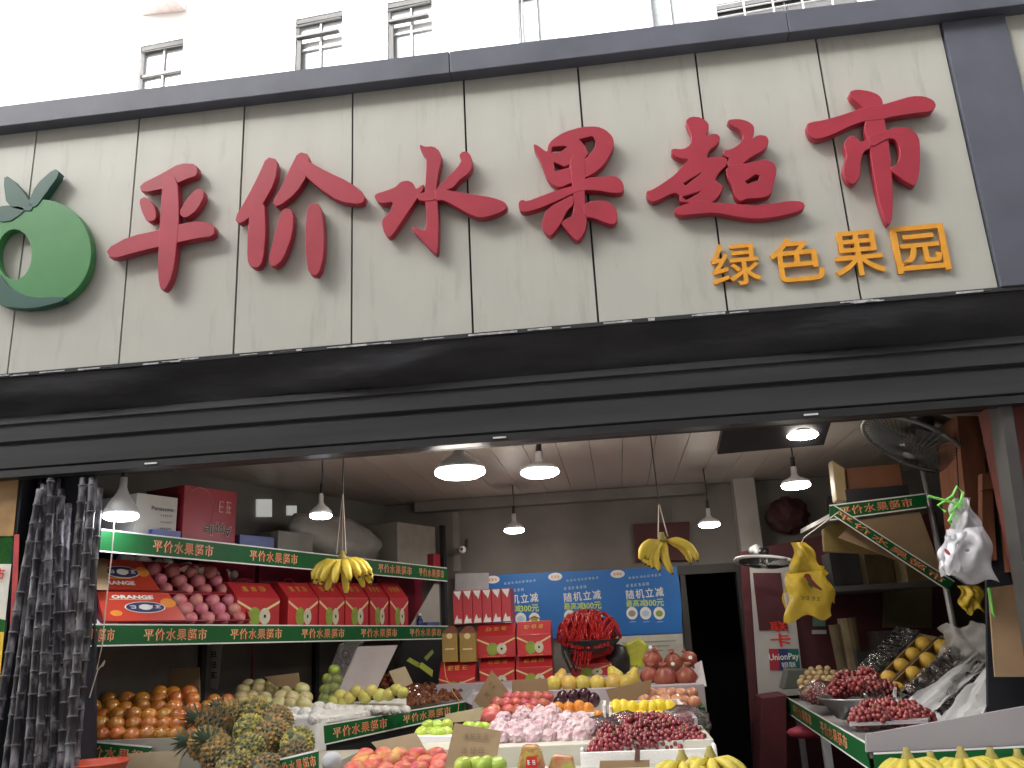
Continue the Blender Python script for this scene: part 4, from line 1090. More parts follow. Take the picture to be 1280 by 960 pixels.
b = MB(); b.slab([at(395, 934, 1.02), at(581, 893, 1.82), V((TRp.x, 1.82, .1)), V((TLp.x, 1.02, .1))], (0.0, .02, 0)); b.build('dark_front', M_BLACK, ptier)
b = MB(); b.slab([at(581, 877, 1.80), at(601, 887, 1.74), at(592, 862, 1.9), at(573, 865, 2.0)], (0.01, .02, 0)); b.build('end_board', mat('grey_end_board', (.36, .36, .38), .6), ptier)
# styrofoam block at the corner
M_STY = mat('styrofoam', (0.76, 0.76, 0.76), .75, var=.04, scale=20, bump=.15, bscale=120)
b = MB(); b.slab([at(358, 962, .96), at(396, 942, .96), at(397, 896, .98), at(338, 895, .98)], (0.02, .10, 0.0)); tag(b.build('styrofoam_board', M_STY, None, bevel=.01), 'white styrofoam board at the corner beside the pineapples', 'styrofoam')
ME_FN = sphere_mesh('foam_wrapped', .046, M_FOAM, sc=(1, 1, .85))
b = MB()
b.hexa([at(335, 902, 1.02), at(398, 908, 1.02), at(400, 892, 1.5), at(330, 892, 1.5), at(335, 894, 1.02), at(398, 898, 1.02), at(400, 884, 1.5), at(330, 885, 1.5)]); tag(b.build('foam_tray', M_STY, None, bevel=.004), 'white foam tray under the foam wrapped pears', 'tray')
rows('foam_wrapped_pear', ME_FN, [(900, 342, 402, 4, 1.02), (892, 335, 404, 5, 1.10), (886, 345, 420, 5, 1.3)], 'pear in a white foam sleeve behind the pineapples', 'pear', 'foam wrapped pears', .95, 2)
b = MB(); b.hexa([at(398, 907, 1.02)+V((0, 0, .004)), at(508, 890, 1.50), at(508, 880, 1.75), at(405, 890, 1.4), at(398, 898, 1.02), at(508, 881, 1.5), at(508, 872, 1.75), at(405, 880, 1.4)]); tag(b.build('foam_liner', M_FOAM, None, bevel=.006), 'long white foam liner under the row of yellow apples', 'foam liner')
rows('empty_foam_sleeve', ME_FN, [(888, 408, 512, 9, 1.32)], 'loose white foam sleeve in front of the row of yellow apples', 'foam sleeve', 'foam sleeves before the yellow apples', .62, 1.5)
for (x, y, s) in [(418, 876, .95), (425, 869, .9), (437, 872, 1.0), (445, 864, .9), (456, 871, 1.0), (464, 863, .9), (474, 869, 1.0), (486, 868, 1.0), (495, 862, .9), (503, 866, .9), (430, 879, .9)]:
    put('yellow_apple', ME_YAP, at(x, y, 1.45), 'yellow apple in the row on the white foam liner', 'apple', 'yellow apples on foam liner', s=s*.95)
ME_NP = apple_mesh('net_pear', .043, mat('net_pear_skin', (.54, .46, .16), .45, col2=(.60, .55, .34), scale=22, orand=.1, hrand=.02))
rows('pear', ME_NP, [(880, 295, 388, 6, 1.25), (872, 290, 392, 6, 1.36), (863, 296, 388, 5, 1.48), (857, 300, 350, 3, 1.6)], 'pale yellow pear piled behind the pineapples', 'pear', 'pale yellow pears', 1.0, 2.2)
bed(ptier, (298, 386, 880, 1.25), (300, 384, 858, 1.6), .05, M_BIN, .16)
# clear case of green pears + leaning lid
cs = empty('clear_fruit_case', at(412, 885, 1.55), 'tilted clear plastic case filled with green pears', 'case')
M_CLEAR = film('clear_plastic', base=.06, bump=.15, bscale=8, milk=.06)
P = [at(395, 882, 1.5), at(418, 884, 1.5), at(448, 806, 1.75), at(424, 806, 1.75)]
b = MB(); b.slab(P, (0.0, .13, .02)); b.build('case_shell', M_CLEAR, cs)
for (x, y) in [(404, 874), (417, 874), (406, 862), (418, 860), (409, 849), (421, 850), (417, 838), (404, 880)]: put('green_pear', apple_mesh('green_pear', .038, MATS['yellow_apple_skin'] if False else M_GAP) if False else ME_GAP, at(x+1, y, 1.62+.001*(880-y)), 'green pear inside the tilted clear case', 'pear', 'green pears in the clear case', s=.95)
for (x, y) in [(423, 828), (432, 818), (428, 834), (436, 828)]: put('dark_fruit', ME_PLUM, at(x, y, 1.80), 'dark brown fruit at the top of the tilted clear case', 'fruit', 'dark fruit in the clear case', s=.7)
b = MB(); b.slab([at(419, 873, 1.52), at(468, 868, 1.62), at(497, 807, 1.85), at(446, 809, 1.75)], (0, .012, .004)); tag(b.build('leaning_lid', mat('mauve_grey_lid', (.33, .29, .29), .45, var=.08)), 'grey box lid leaning slantwise against the clear pear case', 'lid')
price_card([(497, 862), (516, 854), (506, 833), (486, 839)], 1.72, M_CARDP, 'small tilted pale card behind the wrapped dates')
# wrapped dates (tiny, uncountable)
M_DATE = mat('wrapped_dates', (0.13, 0.035, 0.018), .15, col2=(.28, .10, .05), scale=25, coat=1.0)
m = MB()
for i in range(230):
    u = random.random(); v = random.random()
    x = 505+u*72; y = 884-10*u-v*(26-8*u)-2; Y = 1.72+.5*v+.2*u
    m.ball(at(x, y, Y), rnd(.013, .019), 6, 4, (rnd(.8, 1.3), rnd(.8, 1.2), rnd(.8, 1.2)))
for i in range(70): m.ball(at(rnd(472, 500), rnd(842, 864), rnd(1.85, 1.95)), rnd(.013, .02), 6, 4)
ob = MB(); ob.tube([at(555, 829, 2.0), at(557, 845, 1.95), at(566, 865, 1.85), at(574, 876, 1.76), at(572, 894, 1.72)], .003, 5); tag(ob.build('orange_string', mat('orange_string', (.55, .28, .12), .7)), 'thin orange string hanging down over the end of the lower shelf', 'string')
tag(m.build('wrapped_dates', M_DATE, None, False), 'heap of shiny brown wrapped dates on the lower shelf', 'dates', kind='stuff')
# dark leafy stuff behind
for k, (pts, col) in enumerate([([(508, 826), (522, 834), (526, 830), (512, 822)], (.35, .42, .06)), ([(521, 832), (540, 846), (541, 838), (527, 828)], (.45, .52, .08)), ([(530, 822), (540, 812), (542, 816), (533, 826)], (.25, .28, .08))]):
    b = MB(); b.slab([at(x, y, 2.3) for x, y in pts], (0, .01, 0)); tag(b.build('banana_leaf_piece', mat('leaf_piece%d' % k, col, .4)), ['small yellow green strip in the dark gap by the gift boxes', 'bright green strip in the dark gap by the gift boxes', 'dull olive strip in the dark gap by the gift boxes'][k], 'leaf')
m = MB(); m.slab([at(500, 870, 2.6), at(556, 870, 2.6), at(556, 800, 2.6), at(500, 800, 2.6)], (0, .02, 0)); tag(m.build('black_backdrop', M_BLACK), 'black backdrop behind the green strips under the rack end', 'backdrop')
# ------------------------------------------------------------------ stepped centre stand
M_STEP = mat('stand_board', (0.50, 0.49, 0.42), .55, var=.06, scale=4); M_STEPL = mat('stand_board_lilac', (0.46, 0.42, 0.46), .55, var=.06, scale=4)
st = empty('stepped_fruit_stand', (0, 1.2, .1), 'pale stepped fruit stand in the middle of the shop', 'stand')
XL, XRR = at(590, 940, .30).x, at(893, 935, .30).x
z1 = at(700, 966, -.10).z-.03; z2 = at(700, 931, .30).z; z3 = at(760, 901, .85).z; z4 = at(780, 859, 1.62).z; z5 = at(660, 851, 2.15).z
boxed('step', at(402, 960, -.1).x, XRR, -.10, .298, .1, z1, M_STEP, st, .004)
boxed('step', at(505, 935, .3).x, XRR, .30, .848, .1, z2, M_STEP, st, .004)
boxed('step', XL, at(872, 900, .85).x, .85, 1.618, .1, z3, M_STEPL, st, .004)
boxed('step', at(590, 870, 1.62).x, at(881, 862, 1.62).x, 1.62, 2.148, .1, z4, M_STEPL, st, .004)
boxed('step', at(545, 855, 2.15).x, at(878, 840, 2.15).x, 2.15, 2.95, .1, z5, M_STEPL, st, .004)
boxed('side_panel', at(864, 900, 1.45).x, at(882, 900, 1.45).x, 1.40, 1.615, .1, at(870, 884, 1.42).z, M_GREEN, st)
# -- back row: gift boxes, packs, tinsel
def giftpx(a, b, yb, yt, Y, label, d=.22, ridge=.35):
    p = at(a, yb, Y); w = at(b, yb, Y).x-p.x; h = at((a+b)/2, yt, Y).z-p.z
    return gift_box(p, (1, 0, 0), w, d, h, label, 'red pear gift boxes on the centre stand', ridge)
giftpx(600, 644, 862, 822, 2.30, 'lower red pear gift box behind the leaning brown card')
giftpx(646, 692, 860, 820, 2.30, 'lower red pear gift box behind the small brown card')
giftpx(597, 645, 823, 779, 2.30, 'upper red pear gift box beside the golden boxes', ridge=.38)
giftpx(647, 690, 821, 776, 2.30, 'upper red pear gift box beside the tinsel basket', ridge=.38)
giftpx(549, 594, 866, 827, 2.22, 'squat red pear gift box under the golden boxes', ridge=.5)
giftpx(714, 766, 848, 812, 2.42, 'red pear gift box under the red tinsel', ridge=.5)
M_GBX = mat('golden_box', (0.34, 0.22, 0.06), .45, var=.12, scale=5); M_GTOP = mat('golden_box_top', (0.22, 0.09, 0.06), .5)
for k, (a, b) in enumerate(((553, 573), (575, 596))):
    Y = 2.24; p = at(a, 828, Y); w = at(b, 828, Y).x-p.x-.004; h = at(a, 783, Y).z-p.z; d = .14
    root = empty('golden_fruit_box', p, ['golden fruit box standing next to the rack end', 'golden fruit box touching the red gift boxes'][k], 'box')
    m = MB(); m.box(p, p+V((w, d, h*.80))); bd = m.build('box_body', M_GBX, root, bevel=.003)
    m = MB(); q = p+V((0, 0, h*.802)); m.add([q, q+V((w, 0, 0)), q+V((w, d, 0)), q+V((0, d, 0)), q+V((w*.3, d*.5, h*.2)), q+V((w*.7, d*.5, h*.2))], [(0, 1, 5, 4), (1, 2, 5), (2, 3, 4, 5), (3, 0, 4), (3, 2, 1, 0)]); m.build('folded_top', M_GTOP, root)
    decal_ellipse(p+V((w*.5, 0, h*.72)), (1, 0, 0), (0, 0, 1), w*.2, w*.18, M_YEL, bd); 
    decal_poly([p+V((w*.2, 0, h*.34)), p+V((w*.8, 0, h*.34)), p+V((w*.8, 0, h*.38)), p+V((w*.2, 0, h*.38))], (0, -1, 0), M_YEL, bd)
M_PACK = mat('red_white_pack', (0.50, 0.04, 0.06), .4, var=.12, scale=4)
for k in range(6):
    a = 567+12.2*k; Y = 2.34; p = at(a, 779, Y); w = at(a+12.2, 779, Y).x-p.x-.003; h = at(a, 737, Y).z-p.z; p.z = at(600, 779, Y).z
    o = carton('fruit_pack', p, (1, 0, 0), (0, 1, 0), w, .22, h, M_PACK, 'slim red and white pack in the row above the gift boxes' , 'pack', 'red and white packs in a row', bevel=.002)
    n = (0, -1, 0)
    for (z0, zz, s) in ((0, .30, 1), (1, .72, -1)):
        pts = [p+V((w*(.08 if z0 == 0 else .92), 0, h*(.02 if z0 == 0 else .98))), p+V((w*(.92 if z0 == 0 else .08), 0, h*(.02 if z0 == 0 else .98))), p+V((w*(.85 if z0 == 0 else .3), 0, h*(.16 if z0 == 0 else .86))), p+V((w*(.55 if z0 == 0 else .5), 0, h*(.14 if z0 == 0 else .80))), p+V((w*(.4 if z0 == 0 else .65), 0, h*(.28 if z0 == 0 else .72))), p+V((w*(.2 if z0 == 0 else .8), 0, h*(.14 if z0 == 0 else .86)))]
        decal_poly(pts, n, M_WPR, o)
# tinsel basket
tb = empty('tinsel_basket', at(732, 818, 2.40), 'black wire basket heaped with shiny red tinsel garlands', 'basket')
M_TIN = mat('red_tinsel', (0.66, 0.03, 0.03), .16, col2=(.40, .012, .015), scale=60, metal=.15, bump=.8, bscale=160)
c0 = at(736, 792, 2.42); rx = 37*mpp(2.42); rz = 30*mpp(2.42)
m = MB(); m.lathe([(rx*.45, -.10), (rx*.75, -.07), (rx*.95, -.02), (rx*.98, -.012), (rx*.9, -.01), (rx*.7, -.05), (rx*.4, -.08)], 20, Matrix.Translation(c0+V((0, 0, -.03)))); m.build('basket_bowl', M_BLACK, tb, True)
cr = crumple('tinsel_core', 1.0, M_TIN, 55); link('tinsel_core', cr, tb, c0+V((0, -.01, -.02))-wloc(tb), (0, 0, 0), (rx*.88, .15, rz*.86))
for i in range(30):
    m = MB(); off = -.92+1.84*random.random(); psi = rnd(-.9, .9); pts = []
    for k in range(11):
        t = k/10; x = max(-.97, min(.97, off+(t-.5)*psi)); phi = math.radians(110-135*t); sq = math.sqrt(1-x*x)
        pts.append(c0+V((rx*x, -.17*math.cos(phi)*sq-.01, rz*math.sin(phi)*sq-.02)))
    m.tube(pts, rnd(.007, .014), 5); m.build('tinsel_strand', M_TIN, tb)
for i in range(7):
    m = MB(); x = -.5+.08*i; m.tube([c0+V((rx*(x+.28), -.11, -.02+.01*i)), c0+V((rx*(x+.1), -.14, -.08)), c0+V((rx*(x+.02), -.14, -.17-.02*(i % 3)))], .006, 5); m.build('tinsel_strand', M_TIN, tb)
for dx in (-.85, -.7):
    m = MB(); m.tube([c0+V((rx*dx, -.06, -.02)), c0+V((rx*(dx+.02), -.09, -.12)), c0+V((rx*(dx+.25), -.11, -.24)), c0+V((rx*(dx+.38), -.1, -.14))], .010, 6); m.build('basket_wire', M_BLACK, tb)
# yellow green bag behind the pears, black rolled thing
m = MB(); m.slab([at(783, 834, 2.5), at(804, 836, 2.5), at(810, 806, 2.5), at(798, 796, 2.5), at(775, 808, 2.5)], (0, .08, .0)); tag(m.build('lime_bag', mat('lime_plastic', (.48, .50, .06), .35, var=.2, scale=6, bump=.5, bscale=20), None, bevel=.02), 'lime green plastic bag standing behind the pomegranates', 'bag')
m = MB(); m.lathe([(.02, 0), (.085, .005), (.09, .10), (.07, .17), (.03, .19), (.005, .192)], 14, Matrix.Translation(at(772, 842, 2.5))); tag(m.build('dark_jar', M_BLACK, None, True), 'rounded dark jar between the tinsel and lime bag', 'jar')
# yellow pears and pomegranates on the upper step
rows('yellow_pear', ME_PEAR, [(854, 682, 795, 6, 1.70)], 'ripe yellow pear in the row on the lilac step', 'pear', 'yellow pears on the lilac step', 1.22, 1.5, rot=lambda: (rnd(-1.8, -1.2), rnd(-.3, .3), rnd(-.5, .5)))
rows('yellow_pear', ME_PEAR, [(846, 760, 800, 2, 1.9), (848, 690, 712, 1, 1.9)], 'ripe pear in the second row on the lilac step', 'pear', 'second row pears on the lilac step', 1.15, 1.5)
for (x, y, Y, s) in [(816, 826, 2.05, 1.05), (842, 828, 2.1, 1.0), (862, 824, 2.2, .85), (832, 848, 1.80, 1.15), (858, 848, 1.80, 1.12), (812, 846, 1.95, 1.0)]:
    put('pomegranate', ME_POM, at(x, y, Y), 'dark red pomegranate heaped at the end of the lilac step', 'pomegranate', 'pomegranates on the stand', s=s, rot=(rnd(-.6, .6), rnd(-.6, .6), rnd(0, 6)))
for k, (x, y) in enumerate(((813, 809), (841, 830), (863, 822))):
    m = MB(); m.lathe([(.012, 0), (.011, .003)], 8, Matrix.Translation(at(x, y, 1.99 if k == 0 else 1.74)) @ Matrix.Rotation(1.2, 4, 'X')); tag(m.build('fruit_sticker', M_WPR), ['white sticker on the top pomegranate by the lime bag', 'white sticker between two lower pomegranates', 'white sticker on the outer pomegranate by the doorway'][k], 'sticker')
b = MB(); b.slab([at(870, 858, 1.64), at(882, 858, 1.64), at(876, 826, 2.14), at(868, 830, 2.14)], (.006, 0, 0)); b.build('end_board', M_STEPL, st)
# blush apples (right of centre), pink apples (left of centre)
rows('blush_apple', ME_PALE, [(868, 806, 872, 5, 1.50), (877, 800, 876, 6, 1.32), (886, 806, 858, 4, 1.22)], 'blush pink apple in clear wrap below the pomegranates', 'apple', 'blush apples below the pomegranates', .95, 2)
rows('pink_apple', ME_APK, [(889, 612, 668, 4, 1.10), (881, 615, 685, 6, 1.22), (873, 628, 690, 5, 1.38)], 'pinkish red apple heaped before the leaning brown card', 'apple', 'pink apples before the brown card', .92, 2)
put('large_red_apple', ME_APK, at(613, 897, .98), 'biggest crimson apple beside the wrapped fruit', 'apple', None, s=1.35)
bed(st, (618, 668, 889, 1.10), (630, 688, 873, 1.38), .045, M_STEPL, .06)
bed(st, (806, 860, 886, 1.22), (808, 870, 868, 1.50), .045, M_STEPL, .08)
# plums and oranges in foam box
fb = empty('foam_box', at(712, 902, .95), 'white foam box with plums and oranges', 'foam box')
def foam_box(root, a, b, yb, yt, Y0, Y1, tilt=.0):
    p0 = at(a, yb, Y0); p1 = at(b, yb, Y0); h = at(a, yt, Y0).z-p0.z
    X0_, X1_ = p0.x, p1.x; z = min(p0.z, p1.z); T = .014
    boxed('box_floor', X0_, X1_, Y0, Y1, z, z+.02, M_STY, root)
    boxed('box_side', X0_, X1_, Y0, Y0+T, z+.0205, z+h*.62, M_STY, root, .003)
    boxed('box_side', X0_, X1_, Y1-T, Y1, z+.0205, z+h*1.02, M_STY, root, .003)
    boxed('box_side', X0_, X0_+T, Y0+T+.001, Y1-T-.001, z+.0205, z+h, M_STY, root, .003)
    boxed('box_side', X1_-T, X1_, Y0+T+.001, Y1-T-.001, z+.0205, z+h, M_STY, root, .003)
foam_box(fb, 668, 758, 903, 882, .92, 1.22)
fb2 = empty('foam_box', at(810, 902, .95), 'white foam box with yellow mangoes', 'foam box')
foam_box(fb2, 762, 856, 901, 880, .92, 1.22)
for (x, y) in [(704, 872), (717, 871), (731, 869), (742, 875), (700, 879), (712, 880)]: put('plum', ME_PLUM, at(x, y, 1.2), 'dark purple plum in the white foam box', 'plum', 'plums in the foam box', s=.95)
M_ORA = mat('orange_skin', (.66, .24, .03), .4, var=.12, scale=20); ME_ORA = sphere_mesh('orange', .036, M_ORA)
for (x, y) in [(698, 885), (711, 885), (724, 883), (735, 886)]: put('orange', ME_ORA, at(x, y, 1.05), 'small orange in front of the plums in the foam box', 'orange', 'oranges in the foam box', s=.9)
M_MNG = mat('mango_skin', (.78, .58, .02), .4, col2=(.80, .66, .05), scale=8); ME_MNG = sphere_mesh('mango', .040, M_MNG, sc=(.8, .8, 1.25))
for i in range(7): put('mango', ME_MNG, at(770+11.5*i, 889+rnd(-1, 1)-1.2*(i % 2), 1.02), 'bright yellow mango standing in the white foam box', 'mango', 'mangoes in the foam box', rot=(rnd(-.3, .3), rnd(-.4, .4), rnd(0, 6)), s=rnd(1.1, 1.25))
for i in range(4): put('mango', ME_MNG, at(792+11*i, 897, .93), 'yellow mango leaning over the foam box edge', 'mango', 'mangoes over the box edge', rot=(rnd(.6, 1.2), rnd(-.4, .4), rnd(0, 6)), s=.85)
# tissue-wrapped fruit
M_TIS = mat('pink_tissue', (.50, .30, .35), .45, col2=(.66, .56, .57), scale=14, orand=.08, hrand=.015, bump=.6, bscale=60)
ME_TIS = [crumple('wrapped_fruit', .048, M_TIS, s) for s in range(4)]
spec = [(922, 618, 736, 6, .46), (912, 614, 742, 7, .58), (902, 622, 738, 6, .72), (893, 645, 700, 3, .82)]
for (py, a, b, n, Y) in spec:
    for i in range(n):
        put('wrapped_fruit', random.choice(ME_TIS), at(a+(b-a)*(i+.5)/n+rnd(-3, 3), py+rnd(-2, 2), Y), 'fruit wrapped in crumpled pale pink tissue on the second step', 'wrapped fruit', 'tissue wrapped fruit', s=rnd(.85, 1.1))
rows('persimmon', ME_ORA, [(900, 705, 722, 1, .8), (906, 712, 724, 1, .72), (895, 742, 752, 1, .85)], 'orange persimmon peeping out among the tissue wrapped fruit', 'persimmon', 'persimmons among wrapped fruit', .75)
bed(st, (622, 732, 922, .46), (650, 700, 893, .82), .05, M_STEP, .06)
# grapes
M_GRP = mat('red_grape_skin', (0.15, 0.014, 0.025), .22, col2=(0.30, 0.05, 0.06), scale=30, coat=.3, orand=.25)
M_STEM = mat('grape_stem', (.16, .12, .04), .8)
def bunch_mesh(name, R, n, ext, m, seed):
    rg = random.Random(seed); b = MB(); k = 0
    pts = []
    tries = 0
    while len(pts) < n and tries < 4000:
        tries += 1
        d = V((rg.gauss(0, 1), rg.gauss(0, 1), rg.gauss(0, 1))).normalized(); rr = rg.uniform(.72, 1.0)
        p = V((d.x*ext[0]*rr, d.y*ext[1]*rr, d.z*ext[2]*rr))
        if all((p-q).length > R*1.5 for q in pts): pts.append(p)
    for p in pts: b.ball(p, R*rg.uniform(.9, 1.1), 7, 5, (1, 1, 1.08))
    b.cur = 1; b.tube([(0, 0, -ext[2]*.6), (0, 0, ext[2]*.8), (.01, 0, ext[2]*1.3)], .004, 5)
    return b.mesh(name, [m, M_STEM], True)
ME_GB = [bunch_mesh('grape_bunch', .0115, 60, (.062, .05, .045), M_GRP, s) for s in range(4)]
gt = empty('grape_tray', at(820, 950, .28), 'white foam tray under the heap of red grapes', 'tray')
p0 = at(727, 952, .30); p1 = at(895, 946, .30)
zt_ = min(z2+.003, at(800, 947, .24).z)
boxed('tray_floor', p0.x, p1.x, .24, .80, zt_, zt_+.012, M_STY, gt); boxed('tray_front', p0.x, p1.x, .225, .239, zt_-.10, at(800, 938, .23).z, M_STY, gt, .003); boxed('tray_side', p1.x-.012, p1.x, .24, .80, zt_+.0125, zt_+.04, M_STY, gt, .003); boxed('tray_side', p0.x, p0.x+.012, .24, .80, zt_+.0125, zt_+.04, M_STY, gt, .003)
for (x, y, Y) in [(754, 936, .32), (772, 931, .34), (791, 929, .34), (811, 929, .34), (832, 928, .35), (852, 928, .36), (872, 931, .37), (765, 923, .44), (784, 919, .46), (804, 916, .48), (824, 915, .48), (844, 917, .48), (862, 922, .45), (796, 908, .58), (814, 905, .60), (832, 908, .58)]:
    put('grape_bunch', random.choice(ME_GB), at(x, y, Y), 'bunch of dark red grapes heaped on the white tray', 'grapes', 'red grape bunches on the tray', rot=(rnd(-.5, .5), rnd(-.4, .4), rnd(0, 6)), s=rnd(1.0, 1.15))
bed(gt, (752, 876, 936, .33), (798, 834, 908, .60), .05, M_STY, .05)
# bagged grapes
M_BAGC = film('clear_bag_film', base=.0, rough=.08, bump=.2, bscale=6, milk=.07, tint=(.8, .5, .58))
for k, (x, y, Y, w, h, lb) in enumerate([(752, 915, .62, .10, .07, 'clear bag of red grapes beside the wrapped fruit'), (785, 908, .70, .10, .07, 'clear bag of red grapes under the mango box'), (856, 906, .72, .13, .085, 'large clear bag of red grapes at the stand corner')]):
    root = empty('grape_bag', at(x, y+8, Y), lb, 'bag of grapes')
    c = at(x, y, Y)
    for j in range(3): o = link('grape_bunch', ME_GB[j], root, c-wloc(root)+V((rnd(-w*.35, w*.35), rnd(-.02, .02), rnd(-.02, .015))), (rnd(-1, 1), rnd(-1, 1), rnd(0, 6)), .8)
    bm = crumple('bag_film', 1.0, M_BAGC, 40+k); bm.polygons.foreach_set('use_smooth', [True]*len(bm.polygons)); o = link('bag_film', bm, root, c-wloc(root), (0, 0, 0), (w, .075, h))
# green apples, peaches and cards at the front
rows('green_apple', ME_GAP, [(917, 522, 562, 4, .62), (908, 530, 564, 3, .72), (911, 582, 612, 3, .66)], 'green apple on white foam behind the pale price card', 'apple', 'green apples on foam', .9, 1.2)
b = MB(); b.hexa([at(518, 934, .55), at(566, 934, .55), at(566, 926, .8), at(520, 926, .8), at(518, 920, .55), at(566, 920, .55), at(566, 913, .8), at(520, 913, .8)]); tag(b.build('foam_punnet', M_STY, None, bevel=.004), 'small white foam punnet under the green apples', 'punnet')
rows('green_apple', ME_GAP, [(957, 572, 628, 4, -.14)], 'bright green apple before the large brown price card', 'apple', 'green apples before the large card', .95, .8)
rows('peach', ME_PEACH, [(964, 432, 556, 6, -.05), (955, 440, 560, 6, .06), (946, 446, 556, 5, .16)], 'rosy yellow peach heaped at the front of the stand', 'peach', 'peaches at the front of the stand', 1.0, 2)
M_CLOTH = mat('pale_cloth', (.45, .46, .50), .8)
m = MB(); m.ball(at(415, 952, .15), .045, 10, 6, (1, 1, .9)); tag(m.build('knotted_bag', M_CLOTH, None, True), 'small knotted grey white bag beside the peaches', 'bag')
price_card([(592, 876), (606, 890), (637, 866), (615, 838)], 1.50, M_CARD, 'brown cardboard card leaning tilted before the gift boxes', (2, 1))
price_card([(640, 868), (686, 868), (684, 848), (640, 850)], 1.55, M_CARD, 'small upright brown card beside the tilted card')
price_card([(757, 862), (766, 885), (808, 884), (815, 850)], 1.45, M_CARD, 'brown price card standing below the yellow pears')
price_card([(482, 948), (532, 938), (520, 916), (464, 928)], .30, M_CARDP, 'pale price card lying above the peaches')
price_card([(558, 904), (600, 900), (604, 884), (556, 893)], .80, M_CARDP, 'pale card lying beside the crimson apple')
price_card([(555, 962), (618, 962), (627, 914), (568, 904)], (-.10, -.10, -.02, -.02), M_CARD, 'large handwritten brown price card among the green apples', (4, 3))
price_card([(748, 972), (812, 972), (812, 950), (750, 951)], .18, M_CARD, 'brown price card below the red grape tray')
m = MB(); m.slab([at(793, 951, .175), at(800, 951, .175), at(800, 938, .175), at(794, 936, .175)], (0, .006, 0)); tag(m.build('card_clip', mat('clip_brown', (.12, .05, .04), .6)), 'dark clip holding the card below the grape tray', 'clip')
# sweets in bright wrappers
m = MB(); m.slab([at(645, 962, -.02), at(682, 962, -.02), at(676, 940, -.02), at(672, 932, -.02), at(652, 932, -.02), at(650, 942, -.02)], (0, .06, 0)); o = tag(m.build('fruit_jelly_bag', mat('sweet_bag_yellow', (.55, .46, .10), .25, col2=(.45, .10, .08), scale=22, coat=.6, bump=.5, bscale=40), None, bevel=.012), 'bag of sweets with yellow and red print in front of the wrapped fruit', 'bag of sweets')
decal_poly([at(657, 960, -.034), at(672, 960, -.034), at(671, 945, -.034), at(658, 946, -.034)], (0, -1, 0), M_RPR, o)
scribble(at(664, 953, -.036), (1, 0, 0), (0, 0, 1), .04, .022, 2, M_WPR, o, seed=8)
m = MB(); m.slab([at(684, 964, .02), at(720, 964, .02), at(716, 946, .02), at(690, 944, .02)], (0, .05, .0)); tag(m.build('candy_packet', mat('candy_packet', (.55, .13, .10), .3, col2=(.40, .48, .12), scale=26, coat=.5), None, bevel=.01), 'small red and green candy packet beside the grape tray', 'packet')
# ------------------------------------------------------------------ bananas
M_BAN = mat('banana_skin', (.66, .47, .035), .45, col2=(.70, .55, .08), scale=6, orand=.06); M_BTIP = mat('banana_tip', (.06, .045, .02), .7); M_BGRN = mat('banana_greenish', (.44, .40, .06), .45, col2=(.58, .46, .06), scale=5)
def finger(b, base, d_out, L, R, curl, down=V((0, 0, -1)), flip=1):
    """curved finger leaving base along d_out and bending towards down"""
    pts = []; rs = []; p = V(base); n = 9
    for i in range(n):
        t = i/(n-1)
        dr = (V(d_out)*(1-t*curl)+V(down)*(t*curl)).normalized()
        pts.append(p.copy()); p = p+dr*L/(n-1)
        rs.append(R*(.32 if t == 0 else (.62 if t < .15 else (1.0 if t < .72 else (.82 if t < .95 else .35)))))
    b.cur = 0; b.tube(pts, rs, 6)
    b.cur = 1; b.tube([pts[-1], pts[-1]+(pts[-1]-pts[-2]).normalized()*.008], R*.33, 5)
def banana_hand(p, label, fingers, m=None, group=None, stem=True):
    root = empty('banana_hand', p, label, 'bananas', group)
    for (base, d, L, R, curl, dn) in fingers:
        b = MB(); finger(b, base, d, L, R, curl, dn); b.mesh  # one mesh per banana
        o = link('banana', b.mesh('banana', [m or M_BAN, M_BTIP], True), root)
    if stem:
        b = MB(); b.lathe([(.012, -.01), (.026, .0), (.024, .012), (.014, .03), (.012, .045)], 10); link('stem', b.mesh('stem', mat('banana_stem', (.30, .25, .06), .7), True), root)
    return root
fs = []
for i in range(9):
    a = -1+2*i/8
    fs.append((V((a*.030, -.022*math.cos(a*1.3), -.004)), V((a*1.9, -.75*math.cos(a*1.2), -.35+.25*abs(a))).normalized(), .150+rnd(-.008, .006), .0225, .85, V((a*.18, .10, -1))))
for i in range(7):
    a = -1+2*i/6
    fs.append((V((a*.026, .015, -.006)), V((a*1.7, .25, -.45)).normalized(), .165+rnd(-.01, .005), .021, .85, V((a*.22, -.05, -1))))
hb = banana_hand(at(428, 700, .55), 'wide yellow banana hand hanging on strings in front of the rack', fs)
for dx in (-.05, 0.0, .03):
    m = MB(); m.tube([(dx*.6, 0, .03), (dx*.3, 0, .20), (0, 0, .34)], .0022, 4); link('string', m.mesh('string', mat('string_pale', (.6, .52, .45), .8)), hb)
m = MB(); m.tube([(0, 0, .33), (0, 0.003, CZ-hb.location.z)], .004, 5); link('hanging_cord', m.mesh('hanging_cord', M_CORD), hb)
fs = []
for i in range(6):
    a = i/5
    fs.append((V((-.03+.05*a, -.03+.01*i, 0)), V((-1.25+1.15*a, -.55+.35*a, -.20)).normalized(), .165+.035*a, .022, .95, V((.25+.35*a, .10, -1))))
for (d, L) in (((.9, -.2, .0), .21), ((.6, .3, -.1), .19)):
    fs.append((V((.02, .0, 0)), V(d).normalized(), L, .021, .98, V((.05, -.1, -1))))
h2 = banana_hand(at(828, 676, .95), 'rounded pale yellow banana hand hanging from a cord near the doorway', fs)
for (a, b) in ((-.02, .0), (.03, .0)):
    m = MB(); m.tube([(a, 0, .02), (b, 0, .20)], .003, 4); link('string', m.mesh('string', mat('string_pale', (.6, .52, .45), .8)), h2)
